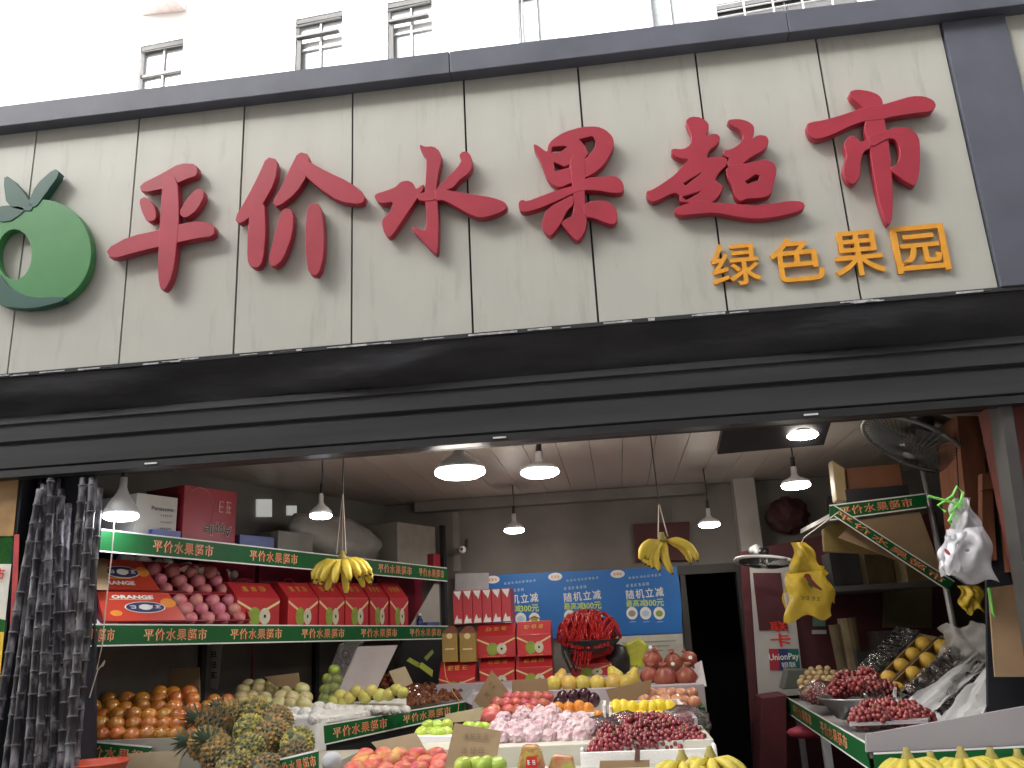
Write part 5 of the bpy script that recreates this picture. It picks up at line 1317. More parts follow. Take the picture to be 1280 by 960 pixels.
m = MB(); m.tube([(0, 0, .19), (-.012, 0.003, CZ-h2.location.z)], .004, 5); link('hanging_cord', m.mesh('hanging_cord', M_CORD), h2)
def floor_hand(px, py, Y, label, grp, n=6, s=1.0):
    fs = []
    for i in range(n):
        a = -1+2*i/(n-1)
        fs.append((V((a*.025, -.02*math.cos(a), 0)), V((a*1.5, -.7, -.15)).normalized(), .155*s, .0225*s, .85, V((a*.2, .05, -1))))
    return banana_hand(at(px, py, Y), label, fs, M_BGRN, grp)
floor_hand(853, 952, .12, 'banana hand with dark stem below the grape tray end', None, 5)
floor_hand(888, 948, .12, 'banana hand at the outer corner below the grape tray', None, 5)
# ------------------------------------------------------------------ blue promotional poster
po = empty('promotion_poster', at(730, 795, 3.3), 'blue promotion poster with repeated white and yellow discount lettering', 'poster')
YP = 3.33
def pz(x, y): return at(x, y, YP)
M_PBL = mat('poster_blue', (.010, .15, .50), .4, var=.10, scale=2)
m = MB(); m.slab([pz(610, 802), pz(853, 791), pz(850, 708), pz(609, 719)], (0, .004, 0)); sh = m.build('blue_sheet', M_PBL, po)
m = MB(); m.slab([at(760, 840, YP+.002), at(856, 838, YP+.002), at(853, 792, YP+.002), at(760, 796, YP+.002)], (0, .004, 0)); ws = m.build('white_footer', mat('footer_white', (.55, .54, .48), .6), po)
for k in range(4): decal_poly([at(778, 803+6*k, YP), at(845-8*k, 800+6*k, YP), at(845-8*k, 801.3+6*k, YP), at(778, 804.3+6*k, YP)], (0, -1, 0), mat('grey_print', (.30, .30, .28), .6), ws)
M_LIME = mat('lime_print', (.55, .72, .12), .5); M_PALEB = mat('paleblue_print', (.45, .62, .80), .5)
for xc in (649, 727, 805):
    dy = -(xc-727)*.045
    put_text(text_mesh('随机立减', M_WPR, offset=.012, font_sp=1.25), pz(xc+1, 745+dy), (1, 0, .04), (0, 0, 1), 44*mpp(YP), 11*mpp(YP), sh)
    put_text(text_mesh('最高减', M_LIME, offset=.012), pz(xc-10, 757.5+dy), (1, 0, 0), (0, 0, 1), 23*mpp(YP), 8*mpp(YP), sh)
    put_text(text_mesh('300元', M_LIME, offset=.02), pz(xc+13, 757+dy), (1, 0, 0), (0, 0, 1), 22*mpp(YP), 8.5*mpp(YP), sh)
    scribble(pz(xc-8, 734.5+dy), (1, 0, .04), (0, 0, 1), 28*mpp(YP), 4*mpp(YP), 6, M_PALEB, sh, seed=7)
    scribble(pz(xc+1, 724+dy), (1, 0, .04), (0, 0, 1), 40*mpp(YP), 3.2*mpp(YP), 9, M_PALEB, sh, seed=6)
    decal_ellipse(pz(xc-33, 721+dy), (1, 0, 0), (0, 0, 1), 8.5*mpp(YP), 4.6*mpp(YP), M_WPR, sh)
    scribble(pz(xc-33, 721+dy), (1, 0, 0), (0, 0, 1), 11*mpp(YP), 3.6*mpp(YP), 3, mat('orange_logo_print', (.75, .25, .08), .5), sh, seed=2, lift=.003)
    for j in range(3):
        c = pz(xc-15+17*j, 770+dy)
        decal_ellipse(c, (1, 0, 0), (0, 0, 1), 6.6*mpp(YP), 7.2*mpp(YP), M_WPR, sh); decal_ellipse(c+V((0, 0, -.002)), (1, 0, 0), (0, 0, 1), 4.2*mpp(YP), 3.6*mpp(YP), [mat('grey_print', (.30, .30, .28), .6), M_PALEB, M_PEARG][j], sh, lift=.003)
        decal_poly([c+V((-.025, 0, -.068)), c+V((.025, 0, -.066)), c+V((.025, 0, -.062)), c+V((-.025, 0, -.064))], (0, -1, 0), M_PALEB, sh)
m = MB(); m.slab([at(568, 780, YP-.04), at(611, 778, YP-.04), at(611, 716, YP-.04), at(569, 717, YP-.04)], (0, .005, 0)); tag(m.build('white_sheet', mat('paper_lilac', (.40, .39, .41), .7)), 'plain white sheet pinned beside the blue poster', 'paper')
# security camera, pipes, wall tray above
sc = empty('security_camera', at(578, 687, 3.1), 'small white round security camera on the dark wall', 'camera')
m = MB(); m.ball((0, 0, 0), .03, 10, 6); link('camera_body', m.mesh('camera_body', M_LAMP, True), sc)
m = MB(); m.ball((0, -.022, 0), .013, 8, 5); link('lens', m.mesh('lens', M_BLACK, True), sc)
m = MB(); m.tube([(0, .02, 0), (0, .2, .02), (0, .25, .1)], .012, 6); link('bracket', m.mesh('bracket', M_DKALU), sc)
m = MB(); m.box(at(567, 714, 3.15), at(573, 640, 3.15)+V((0, .05, 0))); tag(m.build('wall_pipe', M_DWALL), 'dark vertical pipe in the back corner by the security camera', 'pipe')
m = MB(); m.box((-1.6, 3.22, CZ-.09), (.75, 3.34, CZ-.005)); tag(m.build('ceiling_beam', M_DWALL), 'dim beam running along the top of the back wall', 'beam')
m = MB(); m.slab([at(795, 702, 3.31), at(862, 700, 3.31), at(862, 652, 3.31), at(792, 655, 3.31)], (0, .052, 0)); tag(m.build('dark_red_hanging', mat('dim_red_board', (.06, .012, .015), .7)), 'dim dark red board on the wall behind the hanging banana hand', 'board')
# ------------------------------------------------------------------ right side: red wall, posters
M_MAR = mat('maroon_wall', (.075, .013, .020), .6, var=.15, scale=2)
m = MB(); m.slab([at(950, 1090, 2.9), at(1228, 1090, 2.9), at(1170, 640, 2.9), at(925, 690, 2.9)], (0, .03, 0)); tag(m.build('maroon_partition', M_MAR), 'maroon partition wall behind the right hand table', 'partition')
UP = empty('payment_poster', at(975, 870, 2.85), 'white bank card poster with red characters and a blue red green logo', 'poster')
YU = 2.86
def pu(x, y, o=0): return at(x, y, YU-o)
M_PPR = mat('poster_paper', (.42, .41, .40), .6, var=.05)
m = MB(); m.slab([pu(948, 873), pu(1006, 868), pu(986, 700), pu(936, 694)], (0, .004, 0)); sh = m.build('paper', M_PPR, UP)
m = MB(); m.slab([pu(949, 788, .004), pu(985, 788, .004), pu(976, 716, .004), pu(941, 716, .004)], (0, .003, 0)); m.build('maroon_picture', M_MAR, sh)
put_text(text_mesh('联', M_RPR, offset=.02), pu(974, 783, .006), (1, 0, 0), (0, 0, 1), .13, .07, sh)
put_text(text_mesh('卡', M_RPR, offset=.02), pu(976, 800, .004), (1, 0, 0), (0, 0, 1), .14, .09, sh)
for (a, b, col, nm) in ((961, 973, (.35, .02, .05), 'logo_red'), (973, 985, (.015, .03, .14), 'logo_blue'), (985, 998, (.005, .12, .12), 'logo_green')):
    m = MB(); m.slab([pu(a+1.5, 838, .004), pu(b+2.5, 838, .004), pu(b, 811, .004), pu(a, 811, .004)], (0, .003, 0)); m.build('logo_panel', mat(nm, col, .5), sh)
put_text(text_mesh('UnionPay', M_WPR, offset=.012), pu(980, 822, .008), (1, 0, 0), (0, 0, 1), 33*mpp(YU), 9*mpp(YU), sh)
put_text(text_mesh('银联', M_WPR), pu(986, 831, .008), (1, 0, 0), (0, 0, 1), 16*mpp(YU), 6*mpp(YU), sh)
# plain pale labels on the wall (codes left out)
for k, (x, y, w, h) in enumerate(((1024, 776, 16, 14), (1024, 790, 18, 5))):
    m = MB(); m.slab([at(x-w/2, y+h/2, 2.88), at(x+w/2, y+h/2, 2.88), at(x+w/2, y-h/2, 2.88), at(x-w/2, y-h/2, 2.88)], (0, .003, 0)); tag(m.build('wall_sticker', mat('sticker_teal', (.10, .20, .16), .5) if k == 0 else M_PPR), ['square teal sticker on the maroon wall below the bird bag', 'slim white sticker under the teal square sticker'][k], 'sticker')
for k, (x, y, w, h, c) in enumerate(((1135, 750, 60, 70, (.13, .11, .06)), (1070, 650, 70, 60, (.045, .045, .045)), (1120, 690, 20, 70, (.06, .05, .03)))):
    m = MB(); m.slab([at(x-w/2, y+h/2, 2.862), at(x+w/2, y+h/2, 2.862), at(x+w/2, y-h/2, 2.862), at(x-w/2, y-h/2, 2.862)], (0, .04, 0)); tag(m.build('stacked_board', mat('dim_board%d' % k, c, .7)), ['dull olive board standing against the maroon wall', 'dim grey board above the maroon wall', 'narrow brown board against the maroon wall'][k], 'board')
# dim clutter in front of the partition
ws2 = MB(); pL = at(1036, 733, 1.85); pR = at(1178, 726, 1.85); ws2.box((pL.x, 1.85, pL.z-.03), (pR.x, 2.898, pL.z)); tag(ws2.build('wall_shelf', M_DKALU), 'dim shelf board on the maroon partition behind the bird bag', 'shelf')
CL = [(1062, 710, 40, 44, 2.2, (.05, .05, .05), 'clutter_carton', 'dim grey carton on the shelf behind the bird bag', 'carton'),
      (1098, 701, 26, 60, 2.1, (.10, .075, .03), 'clutter_carton', 'dim tan carton behind the slanting green strip', 'carton'),
      (1128, 819, 46, 64, 2.3, (.06, .05, .045), 'clutter_carton', 'low dark carton behind the sloped punnet', 'carton'),
      (1066, 812, 12, 80, 2.4, (.22, .17, .09), 'paper_roll', 'upright tan paper roll against the maroon partition', 'roll'),
      (1054, 816, 9, 72, 2.42, (.12, .09, .05), 'paper_roll', 'thin brown paper roll beside the tan roll', 'roll'),
      (1092, 832, 34, 40, 2.3, (.03, .035, .035), 'storage_tub', 'dark storage tub behind the olive punnet', 'tub'),
      (1150, 710, 30, 36, 1.9, (.16, .12, .05), 'clutter_carton', 'small tan carton by the steel post', 'carton')]
for (x, y, w, h, Y, c, nm, lb, ct) in CL:
    p = at(x-w/2, y+h/2, Y); q = at(x+w/2, y-h/2, Y)
    if nm == 'paper_roll':
        b = MB(); r = (q.x-p.x)/2; b.lathe([(r*.95, 0), (r, .004), (r, q.z-p.z), (r*.7, q.z-p.z+.001), (r*.65, q.z-p.z-.06)], 14, Matrix.Translation(V(((p.x+q.x)/2, Y, p.z))) @ Matrix.Rotation(rnd(-.08, .08), 4, 'Y'))
    else:
        b = MB(); b.box(p, q+V((0, .22, 0)))
    tag(b.build(nm, mat('clutter_%d_%d' % (x, y), c, .65, var=.3, scale=7), None, bevel=.006 if nm != 'paper_roll' else 0), lb, ct)
# grey counter machine below poster
m = MB(); m.slab([at(978, 862, 2.5), at(1052, 858, 2.5), at(1050, 838, 2.5), at(984, 836, 2.5)], (0, .15, 0)); tag(m.build('card_terminal', mat('grey_plastic', (.10, .11, .10), .4), None, bevel=.01), 'grey counter device below the bank card poster', 'device')
m = MB(); m.slab([at(946, 1085, 2.45), at(986, 1085, 2.45), at(983, 868, 2.45), at(952, 872, 2.45)], (0, .3, 0)); tag(m.build('red_cabinet', mat('dim_red_cabinet', (.09, .012, .02), .6), None, bevel=.006), 'narrow dark red cabinet beside the doorway', 'cabinet')
# ------------------------------------------------------------------ fans
M_FAN = mat('fan_black', (.02, .021, .023), .4); M_FANW = mat('fan_pale', (.30, .30, .30), .4)
def fan(c, axis, R, label, mcage, mring, wires=26, depth=.12):
    root = empty('wall_fan', c, label, 'fan')
    q = V(axis).normalized().to_track_quat('Z', 'Y').to_matrix().to_4x4()
    def T(b): b.v = [tuple(q @ V(v)) for v in b.v]; return b
    b = MB()
    for i in range(wires*2):
        a = math.pi*i/wires; d = V((math.cos(a), math.sin(a), 0))
        b.tube([d*R*.12+V((0, 0, depth*.5)), d*R*.6+V((0, 0, depth*.42)), d*R*.97+V((0, 0, depth*.12))], .0016, 4)
        b.tube([d*R*.2+V((0, 0, -depth*.5)), d*R*.7+V((0, 0, -depth*.4)), d*R*.97+V((0, 0, -depth*.06))], .0016, 4)
    T(b); o = link('wire_cage', b.mesh('wire_cage', mcage), root); o['kind'] = 'stuff'
    b = MB(); b.tube([V((math.cos(t*.2094), math.sin(t*.2094), 0))*R for t in range(31)], .011, 6); T(b); link('rim', b.mesh('rim', mring, True), root)
    b = MB(); b.tube([V((0, 0, -depth*.55)), V((0, 0, -depth*1.3))], [R*.22, R*.16], 12); T(b); link('motor', b.mesh('motor', mcage, True), root)
    b = MB(); b.lathe([(R*.13, depth*.48), (R*.12, depth*.53), (.004, depth*.55)], 14); T(b); link('hub_cap', b.mesh('hub_cap', mring, True), root)
    for k in range(3):
        b = MB(); a0 = k*2.094; vs = []
        for i in range(5):
            for j in range(5):
                r = R*(.16+.70*j/4); a = a0+(-.45+.9*i/4)*(.6+.4*j/4); vs.append((r*math.cos(a), r*math.sin(a), (i-2)*.010))
        b.add(vs, [(i*5+j, i*5+j+1, (i+1)*5+j+1, (i+1)*5+j) for i in range(4) for j in range(4)]); T(b); link('blade', b.mesh('blade', mat('fan_blade', (.08, .09, .095), .3)), root)
    return root
fc = at(1143, 556, .85)
f1 = fan(fc, -_r*.40-_u*.86-ray(1143, 556).normalized()*.30, 62*mpp(.85), 'large black wall fan tilted downwards under the shutter at the right', M_FAN, mat('fan_rim_grey', (.16, .17, .17), .35), 30, .13)
b = MB(); b.tube([V((.06, .08, .12)), V((.16, .12, .16)), V((.30, .14, .10)), V((.34, .14, -.06))], [.035, .03, .03, .025], 8); link('mount_arm', b.mesh('mount_arm', M_FANW, True), f1)
b = MB(); b.box((.30, .11, -.16), (.38, .19, .12)); link('mount_bracket', b.mesh('mount_bracket', M_FANW), f1)
fc2 = at(955, 702, 2.4)
f2 = fan(fc2, _r*.02-_u*.94-ray(955, 702).normalized()*.36, 33*mpp(2.4), 'small dark wall fan with pale rim beside the doorway', M_FAN, M_LAMP, 20, .07)
b = MB(); b.tube([V((0, .02, .03)), V((-.02, .12, .10)), V((-.02, .3, .10))], .03, 8); link('mount_arm', b.mesh('mount_arm', M_LAMP, True), f2)
# ------------------------------------------------------------------ right upper shelf with green strips
us = empty('corner_shelf', at(1100, 640, 1.3), 'small high corner shelf edged with green lettered strips', 'shelf')
ribbon(at(1037, 632, 1.25), at(1158, 617, 1.25), at(1158, 634, 1.25), at(1037, 650, 1.25), us, [(.48, .75)])
ribbon(at(1043, 632, 1.20), at(1193, 727, 1.30), at(1185, 738, 1.30), at(1043, 645, 1.20), us, [(.48, .90)])
b = MB(); b.hexa([at(1037, 648, 1.26), at(1158, 634, 1.26), at(1158, 634, 1.26)+V((0, .8, 0)), at(1037, 648, 1.26)+V((0, .8, 0)), at(1037, 642, 1.26), at(1158, 628, 1.26), at(1158, 628, 1.26)+V((0, .8, 0)), at(1037, 642, 1.26)+V((0, .8, 0))]); b.build('shelf_board', M_SHELF, us)
b = MB(); b.tube([at(1152, 580, 1.36), at(1166, 650, 1.36), at(1200, 825, 1.40), V((at(1200, 825, 1.40).x, 1.42, .1))], .016, 8); b.build('steel_post', M_ALU, us, True)
b = MB(); b.slab([at(1048, 672, 1.27), at(1150, 712, 1.34), at(1185, 734, 1.36), at(1150, 640, 1.27), at(1070, 650, 1.27)], (0, .01, 0)); b.build('cardboard_back', M_CARD, us)
# bird print packet beneath
b = MB(); b.slab([at(1030, 690, 1.5), at(1120, 694, 1.5), at(1090, 656, 1.5), at(1050, 648, 1.5), at(1028, 662, 1.5)], (0, .03, 0)); o = tag(b.build('bird_print_sack', mat('dull_yellow_sack', (.26, .19, .06), .5, var=.25, scale=6), None, bevel=.008), 'dull yellow sack with a parrot print under the corner shelf', 'sack')
def parrot(parent, P, s):
    """P: function (u, v) -> point; parrot silhouette"""
    nrm = (P(1, 0)-P(0, 0)).cross(P(0, 1)-P(0, 0)).normalized()
    if nrm.dot(CAM-P(0, 0)) < 0: nrm = -nrm
    pts = [(-.28, .95), (-.05, 1.0), (.12, .85), (.22, .55), (.5, .2), (.95, -.25), (.85, -.32), (.35, -.05), (.1, .1), (-.08, .35), (-.2, .6), (-.36, .75)]
    decal_poly([P(a*s, b*s) for a, b in pts], nrm, mat('parrot_red', (.22, .035, .02), .5), parent, lift=.002)
    decal_poly([P(a*s, b*s) for a, b in [(.0, .35), (.2, .1), (.3, -.2), (.1, -.05), (-.1, .2)]], nrm, mat('parrot_green', (.03, .12, .03), .5), parent, lift=.003)
parrot(o, lambda u, v: at(1072+26*u, 682-22*v, 1.49), .9)
oc = at(1058, 614, 1.34)
o = carton('orange_carton', oc, (1, -.1, 0), (.1, 1, 0), at(1128, 610, 1.34).x-oc.x, .3, at(1090, 583, 1.34).z-oc.z, mat('brown_orange_carton', (.16, .06, .025), .6, var=.2, scale=4), 'brown orange carton on the high corner shelf', 'carton')
carton('dark_tray', V((oc.x-.02, 1.30, at(1050, 640, 1.26).z)), (1, -.1, 0), (.1, 1, 0), at(1128, 610, 1.34).x-oc.x+.03, .34, oc.z-at(1050, 640, 1.26).z+.004, M_BLACK, 'dark tray under the brown orange carton on the corner shelf', 'tray')
b = MB(); b.slab([at(1046, 626, 1.30), at(1060, 626, 1.30), at(1056, 585, 1.30), at(1040, 575, 1.30)], (0, .1, 0)); tag(b.build('pale_packet', mat('dull_cream_packet', (.30, .22, .11), .6), None, bevel=.006), 'pale upright packet at the end of the high corner shelf', 'packet')
# dark heap behind lamp
o = link('hanging_red_bag', crumple('hanging_red_bag', 1.0, mat('dim_red_bag', (.045, .010, .012), .7), 91), None, at(985, 645, 3.27), (0, 0, 0), (.165, .10, .145)); tag(o, 'dim red bag hanging on the wall above the small fan', 'bag')
# wooden cabinet and things at the right edge
M_WOOD = mat('reddish_wood', (.19, .07, .035), .55, var=.25, scale=3, stretch=(6, 6, .7))
wc = empty('wooden_cabinet', at(1250, 960, .55), 'reddish brown wooden cabinet against the right pillar', 'cabinet')
b = MB(); b.slab([at(1214, 690, .62), at(1242, 690, .62), at(1226, 520, .62), at(1196, 520, .62)], (0, .30, 0)); b.build('side_board', M_WOOD, wc)
b = MB(); b.slab([at(1236, 960, .55), at(1300, 960, .55), at(1262, 590, .55), at(1232, 596, .55)], (0, .02, 0)); b.build('back_board', M_DARK, wc)
b = MB(); b.slab([at(1228, 700, .52), at(1246, 700, .52), at(1240, 596, .52), at(1228, 598, .52)], (0, .05, 0)); b.build('door_stile', M_WOOD, wc)
b = MB(); b.slab([at(1262, 715, .50), at(1276, 715, .50), at(1258, 590, .50), at(1246, 592, .50)], (0, .05, 0)); b.build('door_stile', M_WOOD, wc)
b = MB(); b.slab([at(1228, 612, .49), at(1254, 608, .49), at(1250, 590, .49), at(1228, 592, .49)], (0, .05, 0)); b.build('door_rail', M_WOOD, wc)
b = MB(); b.slab([at(1244, 846, .42), at(1310, 846, .42), at(1300, 726, .42), at(1236, 735, .42)], (0, .012, 0)); tag(b.build('cardboard_sheet', M_CARD), 'large cardboard panel standing behind the white plastic at the right', 'cardboard')
b = MB(); b.slab([at(1268, 640, .35), at(1300, 640, .35), at(1290, 540, .35), at(1262, 548, .35)], (0, .012, 0)); tag(b.build('red_notice', mat('notice_red', (.30, .02, .05), .6)), 'strip of red printed notice beyond the grey pillar', 'notice')
# ------------------------------------------------------------------ hanging bags
def cloth_bag(name, quad, Y, thick, m, label, cat, seed, nu=16, nv=16, puff=.085):
    rg = random.Random(seed); b = MB()
    P = [at(x, y, Y) for x, y in quad]      # tl, tr, br, bl
    ph = [rg.uniform(0, 6) for _ in range(6)]
    for side in (-1, 1):
        vs = []
        for j in range(nv):
            v = j/(nv-1)
            for i in range(nu):
                u = i/(nu-1); p = P[0].lerp(P[1], u).lerp(P[3].lerp(P[2], u), v)
                e = (math.sin(math.pi*u)*math.sin(math.pi*min(1, v*.93+.05)))**.5
                w = .5-1.1*abs(math.sin(4.5*u+2.2*v+ph[0]))+.5-.9*abs(math.sin(3.1*v-5*u+ph[1]))+.25*math.sin(14*u-11*v+ph[2])
                vs.append(p+V((0, side*thick*e+side*puff*w*e*.45, 0))+V((.012*math.sin(8*v+ph[3])*abs(2*u-1), 0, .016*math.sin(9*u+ph[4])*v)))
        b.add(vs, [(j*nu+i, j*nu+i+1, (j+1)*nu+i+1, (j+1)*nu+i) for j in range(nv-1) for i in range(nu-1)])
    return b
M_YB = mat('yellow_bag_plastic', (.62, .43, .035), .35, var=.16, scale=5, bump=.5, bscale=16)
yb = empty('parrot_carrier_bag', at(1010, 775, .78), 'yellow plastic carrier bags with a parrot print hanging by a string', 'bag')
b = cloth_bag('b', [(984, 718), (1034, 712), (1042, 770), (982, 775)], .78, .04, M_YB, '', '', 3, 16, 16, .045); body = b.build('bag_body', M_YB, yb, True)
b = cloth_bag('b', [(990, 678), (1008, 678), (1034, 720), (988, 722)], .80, .03, M_YB, '', '', 5, 12, 12, .05); b.build('bag_neck', M_YB, yb, True)
parrot(body, lambda u, v: at(1011+20*u, 733-18*v, .722), .9)
b = cloth_bag('b', [(1010, 704), (1030, 708), (1046, 752), (1020, 760)], .86, .03, M_YB, '', '', 21, 12, 12, .05); b.build('bag_fold', M_YB, yb, True)
b = cloth_bag('b', [(982, 716), (998, 712), (1002, 768), (980, 770)], .84, .02, M_YB, '', '', 22, 10, 12, .04); b.build('bag_fold', M_YB, yb, True)
scribble(at(1013, 748, .715), (1, 0, -.12), (0, 0, 1), .10, .022, 4, mat('bag_ink', (.16, .11, .01), .6), body, seed=3)
b = MB(); b.tube([at(999, 684, .79), at(1005, 672, .8), at(1048, 640, 1.1)], .003, 4); b.build('string', mat('string_pale', (.6, .52, .45), .8), yb)
b = MB(); b.slab([at(983, 758, .80), at(992, 758, .80), at(988, 738, .80), at(980, 742, .80)], (0, .01, 0)); b.build('inner_bag', M_WHITE, yb)
M_WB = mat('white_bag_plastic', (.58, .57, .60), .3, var=.16, scale=9, alpha=.88, bump=.5, bscale=16)
wb = empty('white_carrier_bag', at(1210, 735, .30), 'bunch of white plastic carrier bags hung with a lime green ribbon', 'bag')
b = cloth_bag('b', [(1186, 662), (1232, 658), (1248, 730), (1174, 722)], .30, .06, M_WB, '', '', 9, 18, 18, .06); wbb = b.build('bag_body', M_WB, wb, True)
b = cloth_bag('b', [(1190, 624), (1212, 622), (1230, 668), (1184, 672)], .31, .035, M_WB, '', '', 11, 12, 12); b.build('bag_neck', M_WB, wb, True)
b = cloth_bag('b', [(1178, 672), (1206, 664), (1196, 718), (1172, 712)], .24, .02, M_WB, '', '', 12, 10, 12); b.build('bag_fold', mat('white_bag_bright', (.74, .74, .78), .25, var=.06), wb, True)
for k, pl in enumerate([[(1182, 640), (1172, 632), (1190, 620), (1200, 628), (1188, 640), (1196, 648)], [(1160, 620), (1190, 628), (1204, 632)], [(1190, 620), (1196, 608), (1204, 616), (1198, 636)], [(1192, 640), (1186, 652), (1190, 656)]]):
    b = MB(); b.tube([at(x, y, .27) for x, y in pl], .006, 5); b.build('green_ribbon', mat('lime_ribbon', (.22, .70, .12), .4), wb)
b = MB(); b.tube([at(1199, 625, .30), at(1197, 590, .5), at(1195, 560, .6)], .003, 4); b.build('cord', M_CORD, wb)
decal_ellipse(at(1184, 690, .205), (.6, 0, .4), (-.4, 0, .8), .008, .016, mat('bag_ink_red', (.40, .06, .08), .6), wbb)
decal_ellipse(at(1209, 688, .20), (1, 0, .3), (0, 0, 1), .010, .007, mat('bag_ink_purple', (.22, .12, .20), .6), wbb)
b = cloth_bag('b', [(1198, 732), (1226, 732), (1230, 764), (1202, 766)], .75, .02, M_YB, '', '', 14, 10, 10); tag(b.build('yellow_packet', M_YB, None, True), 'small yellow bag hanging below the white carrier bags', 'bag')
b = MB(); b.tube([at(1236, 735, .4), at(1241, 765, .42), at(1250, 790, .45)], .008, 5); tag(b.build('lime_ribbon', mat('lime_ribbon', (.22, .70, .12), .4)), 'loose lime green ribbon trailing below the white bags', 'ribbon')
# ------------------------------------------------------------------ right table
rt = empty('fruit_table', at(1180, 930, .8), 'table edged with white board and green strips at the right', 'table')
TZ = 1.10
N = V((.956, .235, TZ)); Fp = V((1.067, 2.7, TZ))
M_WBD = mat('white_table_board', (.34, .32, .335), .55, var=.06, scale=3)
b = MB(); b.slab([at(1083, 940, .235), at(1310, 930, .235), at(1310, 878, .235), at(1083, 918, .235)], (0, .02, 0)); b.build('front_board', M_WBD, rt)
b = MB(); b.hexa([V((N.x+.01, .26, TZ-.06)), V((2.6, .26, TZ-.06)), V((2.6, 2.7, TZ-.06)), V((Fp.x+.01, 2.7, TZ-.06)), V((N.x+.01, .26, TZ-.02)), V((2.6, .26, TZ-.02)), V((2.6, 2.7, TZ-.02)), V((Fp.x+.01, 2.7, TZ-.02))]); b.build('table_top', M_WBD, rt)
ribbon(Fp, N+V((0, .03, 0)), N+V((0, .03, -.10)), Fp+V((0, 0, -.10)), rt, [(.30, .28), (.70, .28)])
ribbon(at(1092, 942, .20), at(1310, 932, .20), at(1310, 985, .20), at(1097, 990, .20), rt, [(.12, .14)])
for (x, y) in ((N.x+.04, .30), (Fp.x+.04, 2.6), (N.x+.06, 1.4)):
    b = MB(); b.box((x, y, .1), (x+.04, y+.04, TZ-.062)); b.build('leg', M_ALU, rt)
# crates under the table
b = MB(); b.box((1.15, .9, .1), (1.75, 1.4, .78)); tag(b.build('stacked_crate', mat('dark_crate', (.02, .025, .04), .5), None, bevel=.01), 'dark plastic crate under the right table', 'crate')
b = MB(); b.ball(at(1010, 915, 2.2), .11, 12, 6, (1.2, .8, .35)); tag(b.build('red_cushion', mat('red_cushion', (.35, .03, .07), .6), None, True), 'red stool cushion under the far end of the table', 'stool')
# longans
M_LON = mat('longan_skin', (.46, .33, .17), .6, var=.15, scale=20, orand=.15); ME_LON = sphere_mesh('longan', .020, M_LON, 9, 6)
rows('longan', ME_LON, [(866, 1002, 1012, 2, 1.5), (860, 1000, 1040, 5, 1.6), (854, 998, 1048, 6, 1.7), (848, 1000, 1050, 6, 1.82), (842, 1005, 1046, 5, 1.95), (837, 1010, 1038, 3, 2.05)], 'pale brown longan heaped at the far end of the right table', 'longan', 'longans on the right table', 1.08, 1.5)
bed(rt, (1004, 1038, 862, 1.55), (1012, 1038, 838, 2.05), .03, M_WBD, .05)
# steel bowls of grapes
def bowl(px, py, Y, R, h, label):
    b = MB(); b.lathe([(R*.55, 0), (R*.62, .004), (R*.97, h*.9), (R*1.03, h), (R*1.0, h*1.01), (R*.92, h*.85), (R*.55, .02), (.01, .018)], 28, Matrix.Translation(at(px, py, Y)))
    return tag(b.build('steel_bowl', M_STEEL, None, True), label, 'bowl')
bowl(1080, 898, .82, 46*mpp(.82), .10, 'wide steel bowl heaped with red grapes')
M_GR2 = mat('bright_red_grape', (.17, .014, .022), .25, col2=(.26, .05, .045), scale=30, coat=.3, orand=.2)
ME_G2 = [bunch_mesh('grape_bunch', .0135, 46, (.062, .05, .042), M_GR2, 20+s) for s in range(3)]
for (x, y, Y) in [(1050, 862, .84), (1070, 858, .84), (1092, 858, .86), (1108, 862, .86), (1060, 850, .96), (1084, 846, .96)]:
    put('grape_bunch', random.choice(ME_G2), at(x, y, Y), 'red grape bunch in the wide steel bowl', 'grapes', 'grape bunches in the steel bowl', rot=(rnd(-.4, .4), rnd(-.4, .4), rnd(0, 6)))
for (x, y, Y) in [(1028, 862, 1.2), (1022, 870, 1.1), (1040, 870, 1.05)]:
    put('wrapped_grape_bunch', random.choice(ME_G2), at(x, y, Y), 'pinkish red grape bunch in clear film beside the longans', 'grapes', 'film wrapped grapes beside the longans', s=.85)
b = crumple('grape_film', 1.0, M_BAGC, 77); o = link('grape_film', b, None, at(1028, 866, 1.1), None, (.11, .10, .06)); tag(o, 'clear film around the grapes beside the longans', 'film')
for (x, y, Y) in [(1076, 898, .40), (1098, 896, .40), (1120, 896, .42), (1140, 898, .44), (1086, 888, .5), (1108, 886, .52), (1130, 888, .52), (1150, 896, .46)]:
    put('grape_bunch', random.choice(ME_G2), at(x, y, Y), 'red grape bunch in the clear tray at the table front', 'grapes', 'grape bunches in the clear tray', rot=(rnd(-.4, .4), rnd(-.4, .4), rnd(0, 6)), s=.95)
b = MB(); b.slab([at(1062, 908, .34), at(1160, 904, .34), at(1170, 890, .60), at(1064, 892, .60)], (0, 0, .012)); tag(b.build('clear_grape_tray', mat('milky_plastic', (.6, .56, .58), .2, alpha=.6)), 'clear plastic tray under the front red grapes', 'tray')
M_CRF = film('crate_film', base=.02, rough=.06, bump=1.0, bscale=30, milk=.015)
